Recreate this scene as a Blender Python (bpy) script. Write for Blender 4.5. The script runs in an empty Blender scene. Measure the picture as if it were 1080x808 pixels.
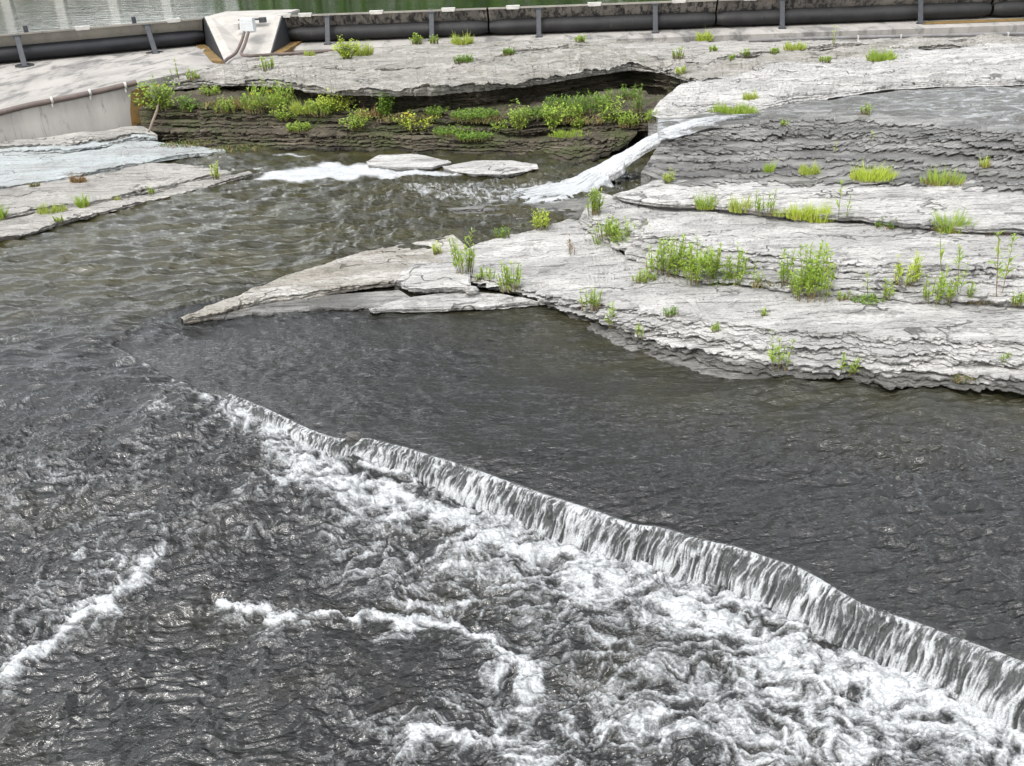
import bpy, math, random
import numpy as np
from mathutils import Vector, Matrix
random.seed(7)
rng = np.random.default_rng(11)
scene = bpy.context.scene
COL = scene.collection

# ------------------------------------------------------------------ camera
PITCH, ROLL, FOC, CH = math.radians(26.6), math.radians(2.5), 1000.0, 8.0
_R = np.array([1, 0, 0.]); _U = np.array([0, math.sin(PITCH), math.cos(PITCH)]); FW = np.array([0, math.cos(PITCH), -math.sin(PITCH)])
RX = _R * math.cos(ROLL) - _U * math.sin(ROLL)
UX = _U * math.cos(ROLL) + _R * math.sin(ROLL)
CAM = np.array([0, 0, CH])
def ray(u, v):
    return RX * ((u - 540) / FOC) + UX * ((404 - v) / FOC) + FW
def P(u, v, z):
    d = ray(u, v); return CAM + d * (z - CH) / d[2]
def PV(u, v, p0, p1):                       # hit with the upright plane through p0, p1
    d = ray(u, v); n = np.array([-(p1[1] - p0[1]), p1[0] - p0[0], 0.])
    t = np.dot(n, p0 - CAM) / np.dot(n, d); return CAM + d * t
def mpp(w):                                  # metres per photo pixel at a point
    return float(np.dot(np.asarray(w) - CAM, FW)) / FOC
cam = bpy.data.cameras.new('camera'); co = bpy.data.objects.new('camera', cam); COL.objects.link(co)
M = Matrix(((RX[0], UX[0], -FW[0], 0), (RX[1], UX[1], -FW[1], 0), (RX[2], UX[2], -FW[2], CH), (0, 0, 0, 1)))
co.matrix_world = M
cam.sensor_width = 36; cam.lens = FOC / 1080 * 36; cam.clip_end = 3000; cam.clip_start = .1
scene.camera = co

# ------------------------------------------------------------------ noise
def _h(ix, iy, seed):
    ix = ix.astype(np.int64); iy = iy.astype(np.int64)
    h = (ix * 374761393 + iy * 668265263 + seed * 974634777) & 0xffffffff
    h = ((h ^ (h >> 13)) * 1274126177) & 0xffffffff
    h = ((h ^ (h >> 16)) * 2246822519) & 0xffffffff
    return (h ^ (h >> 15)) & 0xffff
def gn(x, y, seed=0):
    x = np.asarray(x, float); y = np.asarray(y, float)
    x, y = np.broadcast_arrays(x, y)
    x0 = np.floor(x); y0 = np.floor(y); fx = x - x0; fy = y - y0
    u = fx * fx * fx * (fx * (fx * 6 - 15) + 10); v = fy * fy * fy * (fy * (fy * 6 - 15) + 10)
    def g(i, j):
        a = _h(x0 + i, y0 + j, seed) * (2 * math.pi / 65536)
        return np.cos(a) * (fx - i) + np.sin(a) * (fy - j)
    a = g(0, 0) * (1 - u) + g(1, 0) * u; b = g(0, 1) * (1 - u) + g(1, 1) * u
    return (a * (1 - v) + b * v) * 1.5
def fbm(x, y, o=4, seed=0, gain=.5, lac=2.03):
    s = 0; a = 1; t = 0
    for k in range(o):
        s = s + a * gn(x, y, seed + k * 17); t += a; a *= gain; x = np.asarray(x) * lac + 3.1; y = np.asarray(y) * lac - 1.7
    return s / t * 1.4
def rdg(x, y, o=4, seed=0, gain=.5, lac=2.1):
    s = 0; a = 1; t = 0
    for k in range(o):
        s = s + a * (1 - np.abs(gn(x, y, seed + k * 29)) * 1.8); t += a; a *= gain; x = np.asarray(x) * lac + 5.3; y = np.asarray(y) * lac + 2.9
    return s / t
def sstep(a, b, x):
    t = np.clip((x - a) / (b - a), 0, 1); return t * t * (3 - 2 * t)

# ------------------------------------------------------------------ mesh helpers
def link(name, me, parent=None, kind=None):
    o = bpy.data.objects.new(name, me); COL.objects.link(o)
    if parent is not None: o.parent = parent
    if kind: o['kind'] = kind
    return o
def grid_mesh(name, V, mat, attrs=None, mask=None, smooth=True, sharp=None):
    r, c = V.shape[:2]
    idx = np.arange(r * c).reshape(r, c)
    q = np.stack([idx[:-1, :-1], idx[1:, :-1], idx[1:, 1:], idx[:-1, 1:]], -1).reshape(-1, 4)
    if mask is not None: q = q[mask.reshape(-1)]
    me = bpy.data.meshes.new(name)
    me.vertices.add(r * c); me.vertices.foreach_set('co', V.reshape(-1).astype(np.float32))
    me.loops.add(len(q) * 4); me.loops.foreach_set('vertex_index', q.reshape(-1).astype(np.int32))
    me.polygons.add(len(q)); me.polygons.foreach_set('loop_start', np.arange(0, len(q) * 4, 4, dtype=np.int32))
    me.update(calc_edges=True)
    if smooth: me.polygons.foreach_set('use_smooth', np.ones(len(q), bool))
    for k, a in (attrs or {}).items():
        t = me.attributes.new(k, 'FLOAT', 'POINT'); t.data.foreach_set('value', a.reshape(-1).astype(np.float32))
    me.materials.append(mat); me.validate()
    if sharp: me.set_sharp_from_angle(angle=math.radians(sharp))
    return me
class MB:                                     # simple polygon collector
    def __init__(s): s.v = []; s.f = []; s.m = []
    def quad(s, *p, m=0):
        n = len(s.v); s.v += [tuple(map(float, q)) for q in p]; s.f.append(tuple(range(n, n + len(p)))); s.m.append(m)
    def box(s, c, hx, hy, hz, ax=None, bev=0.0):
        c = np.array(c, float); ax = ax if ax is not None else np.eye(3); n = len(s.v)
        if bev <= 0: bev = min(hx, hy, hz) * .18
        pts = []                               # chamfered box: 24 verts
        for sx in (-1, 1):
            for sy in (-1, 1):
                for sz in (-1, 1):
                    for k in range(3):
                        h = [hx, hy, hz]
                        for j in range(3):
                            if j != k: h[j] -= bev
                        pts.append(c + ax[0] * h[0] * sx + ax[1] * h[1] * sy + ax[2] * h[2] * sz)
        s.v += [tuple(p) for p in pts]
        def I(sx, sy, sz, k): return n + ((sx * 2 + sy) * 2 + sz) * 3 + k
        for k in range(3):
            for a in (0, 1):
                o = [(0, 0), (1, 0), (1, 1), (0, 1)]; f = []
                for (p, q) in o:
                    sg = [0, 0, 0]; sg[k] = a; sg[(k + 1) % 3] = p; sg[(k + 2) % 3] = q; f.append(I(*sg, k))
                s.f.append(tuple(f if a else f[::-1])); s.m.append(0)
        for k in range(3):                     # edge chamfers
            i, j = (k + 1) % 3, (k + 2) % 3
            for a in (0, 1):
                for b in (0, 1):
                    f = []
                    for (t, w) in ((0, i), (1, i), (1, j), (0, j)):
                        sg = [0, 0, 0]; sg[k] = t; sg[i] = a; sg[j] = b; f.append(I(*sg, w))
                    s.f.append(tuple(f)); s.m.append(0)
        for sx in (0, 1):
            for sy in (0, 1):
                for sz in (0, 1): s.f.append(tuple(I(sx, sy, sz, k) for k in range(3))); s.m.append(0)
    def tube(s, pts, rad, n=10, cap=True):
        pts = [np.array(p, float) for p in pts]; L = len(pts); base = len(s.v)
        rad = rad if hasattr(rad, '__len__') else [rad] * L
        up = None
        for i, p in enumerate(pts):
            t = pts[min(i + 1, L - 1)] - pts[max(i - 1, 0)]; t = t / (np.linalg.norm(t) + 1e-9)
            if up is None: up = np.array([0, 0, 1.]) if abs(t[2]) < .9 else np.array([1., 0, 0])
            a = np.cross(t, up); a /= np.linalg.norm(a) + 1e-9; b = np.cross(a, t); up = b
            for k in range(n):
                w = 2 * math.pi * k / n; s.v.append(tuple(p + (a * math.cos(w) + b * math.sin(w)) * rad[i]))
        for i in range(L - 1):
            for k in range(n):
                k2 = (k + 1) % n; s.f.append((base + i * n + k, base + i * n + k2, base + (i + 1) * n + k2, base + (i + 1) * n + k)); s.m.append(0)
        if cap:
            s.f.append(tuple(base + k for k in range(n))); s.m.append(0)
            s.f.append(tuple(base + (L - 1) * n + k for k in range(n))[::-1]); s.m.append(0)
    def prism(s, front, back):                 # two matching polygons joined
        n = len(front); b = len(s.v); s.v += [tuple(map(float, p)) for p in front] + [tuple(map(float, p)) for p in back]
        s.f.append(tuple(range(b, b + n))); s.f.append(tuple(range(b + n, b + 2 * n))[::-1]); s.m += [0, 0]
        for i in range(n):
            j = (i + 1) % n; s.f.append((b + i, b + n + i, b + n + j, b + j)); s.m.append(0)
    def build(s, name, mats, parent=None, origin=None, smooth=None, kind=None, normals=True):
        me = bpy.data.meshes.new(name); o0 = np.array(origin if origin is not None else (0, 0, 0), float)
        me.from_pydata([tuple(np.array(p) - o0) for p in s.v], [], s.f)
        if not isinstance(mats, (list, tuple)): mats = [mats]
        for m in mats: me.materials.append(m)
        if len(mats) > 1: me.polygons.foreach_set('material_index', np.array(s.m, np.int32))
        if normals:
            import bmesh
            bm = bmesh.new(); bm.from_mesh(me); bmesh.ops.recalc_face_normals(bm, faces=bm.faces); bm.to_mesh(me); bm.free()
        if smooth:
            me.polygons.foreach_set('use_smooth', np.ones(len(me.polygons), bool)); me.set_sharp_from_angle(angle=math.radians(smooth))
        o = link(name, me, parent, kind)
        if parent is None and origin is not None: o.location = tuple(o0)
        return o
def thing(name, label, cat, loc, group=None):
    o = bpy.data.objects.new(name, None); COL.objects.link(o); o.empty_display_size = .2
    o.location = tuple(map(float, loc)); o['label'] = label; o['category'] = cat
    if group: o['group'] = group
    return o
def tag(o, label, cat, group=None):
    o['label'] = label; o['category'] = cat
    if group: o['group'] = group
    return o

# ------------------------------------------------------------------ materials
class NT:
    def __init__(s, name):
        s.m = bpy.data.materials.new(name); s.m.use_nodes = True; s.t = s.m.node_tree; s.t.nodes.clear()
        s.out = s.t.nodes.new('ShaderNodeOutputMaterial'); s.b = s.n('ShaderNodeBsdfPrincipled'); s.t.links.new(s.b.outputs[0], s.out.inputs[0])
    def n(s, ty, **kw):
        x = s.t.nodes.new(ty)
        for k, v in kw.items(): setattr(x, k, v)
        return x
    def put(s, sock, v):
        if isinstance(v, bpy.types.NodeSocket): s.t.links.new(v, sock)
        elif isinstance(v, tuple) and len(v) == 3 and sock.type == 'RGBA': sock.default_value = (*v, 1)
        else: sock.default_value = v
    def pos(s): return s.n('ShaderNodeNewGeometry').outputs['Position']
    def objpos(s): return s.n('ShaderNodeTexCoord').outputs['Object']
    def mapping(s, vec, scale=(1, 1, 1), rot=(0, 0, 0)):
        m = s.n('ShaderNodeMapping'); s.put(m.inputs['Vector'], vec); m.inputs['Scale'].default_value = scale; m.inputs['Rotation'].default_value = rot; return m.outputs[0]
    def noise(s, vec, scale, detail=5, rough=.55, dist=0.0):
        x = s.n('ShaderNodeTexNoise'); s.put(x.inputs['Vector'], vec); x.inputs['Scale'].default_value = scale
        x.inputs['Detail'].default_value = detail; x.inputs['Roughness'].default_value = rough; x.inputs['Distortion'].default_value = dist
        return x.outputs['Fac']
    def vor(s, vec, scale, feat='F1'):
        x = s.n('ShaderNodeTexVoronoi', feature=feat); s.put(x.inputs['Vector'], vec); x.inputs['Scale'].default_value = scale; return x.outputs['Distance']
    def ramp(s, fac, a, b, lo=0.0, hi=1.0):
        x = s.n('ShaderNodeMapRange'); x.interpolation_type = 'SMOOTHSTEP'; s.put(x.inputs[0], fac); x.inputs[1].default_value = a; x.inputs[2].default_value = b; x.inputs[3].default_value = lo; x.inputs[4].default_value = hi; return x.outputs[0]
    def mix(s, fac, a, b):
        x = s.n('ShaderNodeMix', data_type='RGBA'); s.put(x.inputs[0], fac); s.put(x.inputs[6], a); s.put(x.inputs[7], b); return x.outputs[2]
    def math(s, op, a, b=0.0, clamp=False):
        x = s.n('ShaderNodeMath', operation=op, use_clamp=clamp); s.put(x.inputs[0], a); s.put(x.inputs[1], b); return x.outputs[0]
    def attr(s, name): return s.n('ShaderNodeAttribute', attribute_name=name).outputs['Fac']
    def bump(s, h, strength=.5, dist=.05, normal=None):
        x = s.n('ShaderNodeBump'); s.put(x.inputs['Height'], h); s.put(x.inputs['Strength'], strength); x.inputs['Distance'].default_value = dist
        if normal is not None: s.put(x.inputs['Normal'], normal)
        return x.outputs[0]
    def fin(s, color=None, rough=None, normal=None, **kw):
        if color is not None: s.put(s.b.inputs['Base Color'], color)
        if rough is not None: s.put(s.b.inputs['Roughness'], rough)
        if normal is not None: s.put(s.b.inputs['Normal'], normal)
        for k, v in kw.items(): s.put(s.b.inputs[k], v)
        return s.m

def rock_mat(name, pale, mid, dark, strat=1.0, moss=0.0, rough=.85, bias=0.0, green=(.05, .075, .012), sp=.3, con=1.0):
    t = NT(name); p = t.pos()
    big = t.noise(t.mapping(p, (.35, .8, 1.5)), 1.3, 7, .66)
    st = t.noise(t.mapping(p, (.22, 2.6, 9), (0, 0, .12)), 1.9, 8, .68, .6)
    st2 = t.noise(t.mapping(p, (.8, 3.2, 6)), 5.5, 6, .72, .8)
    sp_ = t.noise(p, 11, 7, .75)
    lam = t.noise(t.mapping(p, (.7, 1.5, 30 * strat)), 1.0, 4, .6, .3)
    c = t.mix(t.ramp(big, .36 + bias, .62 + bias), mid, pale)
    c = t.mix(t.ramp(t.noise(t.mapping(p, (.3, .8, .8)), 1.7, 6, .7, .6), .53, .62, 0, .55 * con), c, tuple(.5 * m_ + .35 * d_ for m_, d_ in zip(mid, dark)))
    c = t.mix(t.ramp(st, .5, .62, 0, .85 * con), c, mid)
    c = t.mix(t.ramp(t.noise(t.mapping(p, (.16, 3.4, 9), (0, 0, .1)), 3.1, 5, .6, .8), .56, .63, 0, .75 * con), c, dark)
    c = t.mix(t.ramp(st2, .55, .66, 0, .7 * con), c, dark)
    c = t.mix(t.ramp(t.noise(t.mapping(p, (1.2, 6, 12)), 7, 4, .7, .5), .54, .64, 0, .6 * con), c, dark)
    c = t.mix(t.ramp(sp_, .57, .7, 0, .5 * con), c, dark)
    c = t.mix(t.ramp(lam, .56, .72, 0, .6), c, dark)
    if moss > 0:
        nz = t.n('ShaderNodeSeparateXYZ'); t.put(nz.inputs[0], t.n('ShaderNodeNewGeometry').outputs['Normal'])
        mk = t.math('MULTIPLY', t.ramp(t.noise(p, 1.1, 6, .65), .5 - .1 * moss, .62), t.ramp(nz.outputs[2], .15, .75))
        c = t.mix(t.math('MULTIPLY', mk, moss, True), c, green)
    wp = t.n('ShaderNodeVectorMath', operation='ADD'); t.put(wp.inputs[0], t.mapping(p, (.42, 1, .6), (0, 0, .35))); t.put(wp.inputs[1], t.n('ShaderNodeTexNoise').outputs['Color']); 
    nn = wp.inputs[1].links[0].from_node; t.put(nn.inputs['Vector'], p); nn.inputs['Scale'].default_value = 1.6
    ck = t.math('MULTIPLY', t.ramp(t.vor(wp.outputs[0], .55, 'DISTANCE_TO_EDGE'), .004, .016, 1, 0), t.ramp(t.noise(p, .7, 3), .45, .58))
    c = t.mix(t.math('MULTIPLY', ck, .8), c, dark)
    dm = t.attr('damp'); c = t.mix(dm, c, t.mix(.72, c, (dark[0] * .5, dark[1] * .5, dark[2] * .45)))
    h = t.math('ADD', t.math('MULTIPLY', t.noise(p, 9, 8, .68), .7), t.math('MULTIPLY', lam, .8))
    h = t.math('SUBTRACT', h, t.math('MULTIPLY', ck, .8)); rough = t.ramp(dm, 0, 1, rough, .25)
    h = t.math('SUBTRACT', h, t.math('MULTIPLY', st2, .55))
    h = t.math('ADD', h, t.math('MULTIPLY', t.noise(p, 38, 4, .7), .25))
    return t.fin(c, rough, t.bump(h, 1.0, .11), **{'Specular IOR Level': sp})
M_ROCK = rock_mat('limestone', (.6, .585, .56), (.42, .41, .395), (.085, .082, .075))
M_ROCK2 = rock_mat('limestone_grey', (.5, .48, .44), (.36, .345, .32), (.09, .085, .075), bias=.03)
M_HUMP = rock_mat('limestone_weathered', (.45, .43, .395), (.3, .285, .255), (.07, .066, .053), moss=.18)
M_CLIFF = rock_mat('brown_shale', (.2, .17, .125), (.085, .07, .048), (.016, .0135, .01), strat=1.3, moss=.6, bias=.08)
M_WET = rock_mat('wet_shale', (.3, .29, .27), (.12, .115, .105), (.018, .0175, .016), strat=1.2, rough=.28, bias=.05, sp=.7)
M_WSH = rock_mat('damp_bedded_rock', (.36, .35, .33), (.135, .13, .12), (.014, .0135, .0125), strat=1.2, rough=.3, bias=.03, sp=.7)
M_TONG = rock_mat('brownish_limestone', (.56, .54, .505), (.36, .335, .29), (.1, .09, .07), bias=.04)
M_BLUE = rock_mat('bluish_limestone', (.44, .475, .475), (.35, .36, .35), (.15, .145, .13), bias=-.05, con=.7)  # paler, slightly blue rock tone

def water_mat(name, deep, shallow, rot, sc1, strength, ior=1.5, stretch=(1, 2.6, 1), fine=34, dist=.06, foamscale=16, fw=.22):
    t = NT(name); p = t.pos()
    q = t.mapping(t.mapping(p, (1, 1, 1), (0, 0, rot)), stretch)
    a = t.noise(q, sc1, 3, .55, .9); b = t.noise(q, fine, 2, .6, .5)
    rp = t.attr('rip')
    h = t.math('ADD', a, t.math('MULTIPLY', b, fw))
    fo = t.attr('foam')
    qf = t.mapping(t.mapping(p, (1, 1, 1), (0, 0, rot)), (1, 1.8, 1))
    fn = t.noise(qf, foamscale, 8, .72, 1.2)
    fac = t.ramp(t.math('ADD', fo, t.math('MULTIPLY', t.math('SUBTRACT', fn, .5), 1.5)), .05, 1.12)
    fac = t.math('MULTIPLY', fac, t.ramp(fo, .02, .16))
    wc = t.mix(t.attr('tint'), deep, shallow)
    fcol = t.mix(t.ramp(t.noise(qf, foamscale * 1.7, 6, .7), .35, .6), (.24, .252, .258), (.47, .482, .488))
    c = t.mix(fac, wc, fcol)
    h2 = t.math('ADD', h, t.math('MULTIPLY', t.math('MULTIPLY', fac, t.noise(p, 14, 6, .7)), 1.1))
    nb = t.bump(h2, t.math('MULTIPLY', t.math('MULTIPLY', rp, strength), t.math('SUBTRACT', 1.0, t.math('MULTIPLY', fac, .55))), dist)
    return t.fin(c, t.math('ADD', t.math('MULTIPLY', fac, .5), .05), nb, IOR=ior)
M_WATER = water_mat('river_water', (.012, .0122, .0113), (.034, .031, .012), math.radians(8), 6.5, 1.0, dist=.018, fine=22, fw=.3)
M_SHAL = water_mat('shallow_water', (.06, .059, .054), (.1, .095, .08), math.radians(8), 6.5, 1.0, dist=.04, fine=22, fw=.3)
M_RES = water_mat('reservoir_water', (.008, .014, .006), (.012, .018, .007), 0.0, .9, .5, ior=1.4, stretch=(.35, 1.6, 1), fine=5, dist=.035)
M_FALL = water_mat('falling_water', (.03, .032, .031), (.06, .06, .05), 0.0, 9, .8, stretch=(1, 1, .35), fine=40, dist=.03, foamscale=30, ior=1.4)

def simple(name, a, b, dark, scale=3., rough=.8, streak=False, bump=.3, metal=0., bd=.02, dk=(.55, .75), vec=None):
    t = NT(name); p = t.pos()
    n1 = t.noise(t.mapping(p, vec or ((1, 1, .25) if streak else (1, 1, 1))), scale, 6, .62)
    n2 = t.noise(t.mapping(p, vec or ((3, 3, .5) if streak else (1, 1, 1))), scale * 1.7, 6, .66, .5)
    c = t.mix(t.ramp(n1, .35, .68), a, b); c = t.mix(t.ramp(n2, *dk), c, dark)
    return t.fin(c, rough, t.bump(t.noise(p, scale * 14, 5, .65), bump, bd), Metallic=metal)
M_CONC = simple('stained_concrete', (.32, .302, .275), (.235, .222, .202), (.12, .116, .11), .6, .9, dk=(.47, .64), vec=(1, .4, .5), bump=.15)  # real stains; base tone also darkened against the bright sky on flat aprons
M_CONCW = simple('wall_concrete', (.43, .405, .375), (.33, .31, .29), (.18, .17, .16), .9, .9, streak=True)
M_PIER = simple('pier_concrete', (.38, .36, .33), (.29, .275, .25), (.14, .13, .115), 1.1, .9, streak=True, dk=(.58, .8))
M_RUST = simple('rust_stain', (.2, .11, .028), (.11, .075, .02), (.045, .05, .012), 2.2, .75, dk=(.5, .66))
M_RUBBER = simple('black_rubber', (.008, .009, .012), (.013, .014, .017), (.006, .006, .007), 2, .6, bump=.1)
M_RUBST = simple('stained_rubber', (.011, .011, .0125), (.02, .0195, .019), (.09, .083, .072), 1.6, .7, streak=True, bump=.3, dk=(.6, .78))
M_PANEL = simple('panel_steel', (.25, .235, .2), (.19, .178, .155), (.075, .07, .06), 1.4, .7, streak=True, dk=(.56, .8))
M_PANELD = simple('stained_panel_steel', (.2, .18, .155), (.105, .095, .085), (.02, .019, .018), .9, .7, streak=True, dk=(.44, .6))
M_STEEL = simple('dark_steel', (.022, .025, .03), (.035, .038, .044), (.018, .018, .019), 5, .55)
M_PALE = simple('pale_metal', (.46, .45, .42), (.36, .35, .32), (.22, .2, .17), 6, .5)
M_GALV = simple('grey_enclosure', (.5, .52, .53), (.44, .455, .46), (.3, .3, .3), 5, .4)
M_PIPE = simple('brown_pipe', (.12, .088, .075), (.09, .07, .062), (.05, .042, .038), 3, .6)
M_GPIPE = simple('grey_pipe', (.16, .155, .155), (.11, .105, .105), (.06, .055, .055), 2, .6)

def leaf_mat(name, a, b, rough=.5, tr=.25):
    t = NT(name); g = t.n('ShaderNodeNewGeometry')
    c = t.mix(g.outputs['Random Per Island'], a, b)
    c = t.mix(t.ramp(t.noise(g.outputs['Position'], 3, 3), .4, .65, 0, .5), c, b)
    m = t.fin(c, rough, **{'Specular IOR Level': .35})
    tl = t.n('ShaderNodeBsdfTranslucent'); t.put(tl.inputs[0], c); mx = t.n('ShaderNodeMixShader'); mx.inputs[0].default_value = tr
    t.t.links.new(t.b.outputs[0], mx.inputs[1]); t.t.links.new(tl.outputs[0], mx.inputs[2]); t.t.links.new(mx.outputs[0], t.out.inputs[0])
    return m
L_MID = leaf_mat('leaf_green', (.2, .31, .04), (.31, .42, .06))
L_YEL = leaf_mat('leaf_yellow_green', (.34, .45, .05), (.44, .52, .07))
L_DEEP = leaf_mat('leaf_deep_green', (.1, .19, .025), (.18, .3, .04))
L_GRASS = leaf_mat('grass_blade', (.28, .37, .06), (.38, .44, .09))
L_DRY = leaf_mat('dry_blade', (.3, .22, .1), (.2, .12, .055), .7, .15)
L_RED = leaf_mat('reddish_stalk', (.17, .085, .05), (.2, .16, .06), .7, .1)
L_FLOW = leaf_mat('yellow_petal', (.72, .6, .02), (.6, .45, .02))
L_TREE = leaf_mat('tree_leaf', (.07, .15, .025), (.12, .22, .035))
L_STEM = leaf_mat('stem_green', (.13, .16, .05), (.17, .13, .06), .7, .0)
L_BARK = simple('bark', (.2, .16, .12), (.14, .11, .085), (.06, .05, .04), 8, .9)
M_MOSS = leaf_mat('moss_leaf', (.06, .1, .016), (.12, .15, .03))

# ------------------------------------------------------------------ polylines and lofts
def resamp(pts, n, smooth=0.02, key=None):
    pts = np.array(pts, float); k = np.array(key if key is not None else pts, float)
    d = np.r_[0, np.cumsum(np.linalg.norm(np.diff(k, axis=0), axis=1))]; d /= d[-1]
    t = np.linspace(0, 1, n); out = np.stack([np.interp(t, d, pts[:, i]) for i in range(pts.shape[1])], -1)
    w = int(n * smooth)
    if w > 1:
        w = w | 1; ker = np.hanning(w + 2)[1:-1]; ker /= ker.sum(); h = w // 2
        for i in range(out.shape[1]):
            a = np.r_[2 * out[0, i] - out[h:0:-1, i], out[:, i], 2 * out[-1, i] - out[-2:-h - 2:-1, i]]
            out[:, i] = np.convolve(a, ker, 'valid')
    return out
def W(pts, z=None):
    return np.array([P(*(q if len(q) == 3 else (q[0], q[1], z))) for q in pts])
def loft(name, back, front, foot, mat, N=500, nt=24, nl=8, amp=.06, top=.05, step=.02, edge=.12, under=.4, rnd=.03, seed=1,
         face_mat=None, back_skirt=False, wave=.35, crev=.05, smooth=.02, slump=0.0, damp=0.0):
    def get(L):
        if isinstance(L, np.ndarray): return resamp(L, N, smooth)
        px = np.array([q[:2] for q in L], float); return resamp(W(L), N, smooth, px)
    B, F, T = get(back), get(front), get(foot)
    tan = np.gradient(F[:, :2], axis=0); nrm = np.stack([tan[:, 1], -tan[:, 0]], -1); nrm /= np.linalg.norm(nrm, axis=1, keepdims=True) + 1e-9
    arc = np.r_[0, np.cumsum(np.linalg.norm(np.diff(F[:, :2], axis=0), axis=1))]
    en = edge * (fbm(arc * .9, arc * 0 + seed, 3, seed) + .5 * fbm(arc * 4.5, arc * 0 + seed, 3, seed + 5))
    tp = np.clip(np.minimum(np.arange(N), np.arange(N)[::-1]) / (N * .03), 0, 1)
    F = F.copy(); T = T.copy(); F[:, :2] += nrm * (en * tp)[:, None]; T[:, :2] += nrm * (en * .7 * tp)[:, None]
    rows = []
    if back_skirt:
        for dz in (.8, .25, .05): 
            r = B.copy(); r[:, 2] -= dz; r[:, :2] -= nrm * .02 * (1 - dz); rows.append(r)
    for i in range(nt):
        s = 1 - (1 - i / (nt - 1)) ** 1.35
        r = B * (1 - s) + F * s
        n = top * fbm(r[:, 0] * .55, r[:, 1] * .8, 5, seed + 40) + .35 * top * fbm(r[:, 0] * 2.2, r[:, 1] * 4.5, 4, seed + 44, .65)
        q = (fbm(r[:, 0] * .28, r[:, 1] * .75, 5, seed + 60) * 1.1 + s * 1.0) * 3
        fl = np.floor(q); n = n + step * (fl + sstep(.0, .16, q - fl)) - step * 1.5
        r[:, 2] += n * (tp * .8 + .2) - rnd * max(0, (s - .75) / .25) ** 2
        rows.append(r)
    F = rows[-1].copy()
    b = np.r_[0, np.cumsum(rng.uniform(.3, 1.5, nl))]; b /= b[-1]
    drop = (F[:, 2] - T[:, 2])
    for l in range(nl):
        m = (b[l] * .8 + b[l + 1] * .2) if nl > 1 else 0
        o = amp * (rng.uniform(-.6, .6) + .9 * fbm(arc * .8, arc * 0 + l * 7.3, 3, seed + 90) + .7 * fbm(arc * 5, arc * 0 + l * 3.1, 3, seed + 91)) 
        o = o + slump * math.sin(math.pi * (b[l] + b[l + 1]) / 2)
        wz = wave * (b[l + 1] - b[l]) * fbm(arc * .9, arc * 0 + l * 1.7, 3, seed + 120) 
        def row(h, vz, off):
            r = F * (1 - h) + T * h; r[:, 2] = F[:, 2] - drop * np.clip(vz, -.02, 1.02); r[:, :2] += nrm * (off * tp)[:, None]; return r
        th_ = b[l + 1] - b[l]; v0 = b[l] + .06 * th_
        if l > 0 and crev > 0:
            cv = crev * np.clip(rng.uniform(.5, 1.3) + 1.1 * fbm(arc * 1.3, arc * 0 + l * 2.3, 3, seed + 140), .02, 2)
            rows.append(row(hp, b[l] - .02 * th_, op - cv)); v0 = b[l] + .2 * th_; rows.append(row(hp, v0, op - cv))
        hp = m + .2 * th_; op = o
        rows.append(row(m, v0 + wz * .5, o))
        mid = o + amp * .35 * fbm(arc * 9, arc * 0 + l * 5.1, 2, seed + 130)
        rows.append(row(m + .1 * (b[l + 1] - b[l]), (b[l] + b[l + 1]) / 2 + wz * .5, mid + .15 * amp))
        rows.append(row(m + .2 * (b[l + 1] - b[l]), b[l + 1] - .04 * (b[l + 1] - b[l]), o))
    r = T.copy(); r[:, :2] -= nrm * (under * tp)[:, None]; rows.append(r)
    r = r.copy(); r[:, 2] -= .9; rows.append(r)
    V = np.stack(rows)
    at = None
    if damp:
        zf = T[:, 2][None] + damp * (.75 + .6 * fbm(arc * 1.1, arc * 0, 3, seed + 150))[None]; at = dict(damp=sstep(zf + .03, zf - .03, V[..., 2]))
    me = grid_mesh(name, V, mat, at, sharp=38)
    return link(name, me, kind='structure')

# ------------------------------------------------------------------ bedrock shelves
def dn(L, dv, dz): return [(u, v + dv, z - dz) for (u, v, z) in L]
R = 1260
def lift(L, d, u0=560, u1=700): return [(u, v, z + d * min(1, max(0, (u - u0) / (u1 - u0)))) for (u, v, z) in L]
BED = []
# rock under the dam and the lip above the vegetated undercut
S5B = [(146, 86, 2.15), (170, 77, 2.2), (200, 69, 2.2), (235, 63, 2.2), (300, 59, 2.35), (345, 54, 2.35), (420, 48, 2.35), (500, 44, 2.35), (560, 43, 2.35), (640, 43, 2.35), (700, 43, 2.35), (760, 43, 2.35), (830, 43, 2.35), (940, 41, 2.35), (1080, 38, 2.35), (R, 33, 2.35)]
S5F = [(146, 91, 2.25), (160, 89, 2.3), (185, 88, 2.35), (240, 84, 2.5), (300, 86, 2.6), (343, 92, 2.65), (410, 93, 2.68), (457, 92, 2.68), (507, 88, 2.68), (567, 81, 2.66), (634, 70, 2.6), (668, 65, 2.5), (700, 72, 2.35), (735, 86, 2.25), (775, 80, 2.27), (815, 71, 2.3), (870, 65, 2.33), (917, 60, 2.36), (960, 50, 2.38), (1060, 46, 2.38), (1100, 44, 2.38), (R, 40, 2.38)]
S5F = lift(S5F, 0.12, 690, 740)
S5T = [(u, v + (9 if 300 < u < 690 else (7 if u < 735 else 3)), z - (.32 if 300 < u < 690 else (.22 if u < 735 else .1))) for (u, v, z) in S5F]
BED.append(loft('dam_foot_rock', S5B, S5F, S5T, M_HUMP, 900, 40, 3, amp=.14, top=.16, step=.05, under=1.7, rnd=.16, seed=3, edge=.22, crev=.1))
_lip = W(S5F[2:14]); _cw = _lip + np.array([0, .95, 0]); _cw[:, 2] = _lip[:, 2] - .28; _cf = _cw + np.array([0, -.1, 0]); _cf[:, 2] = 1.55
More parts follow.
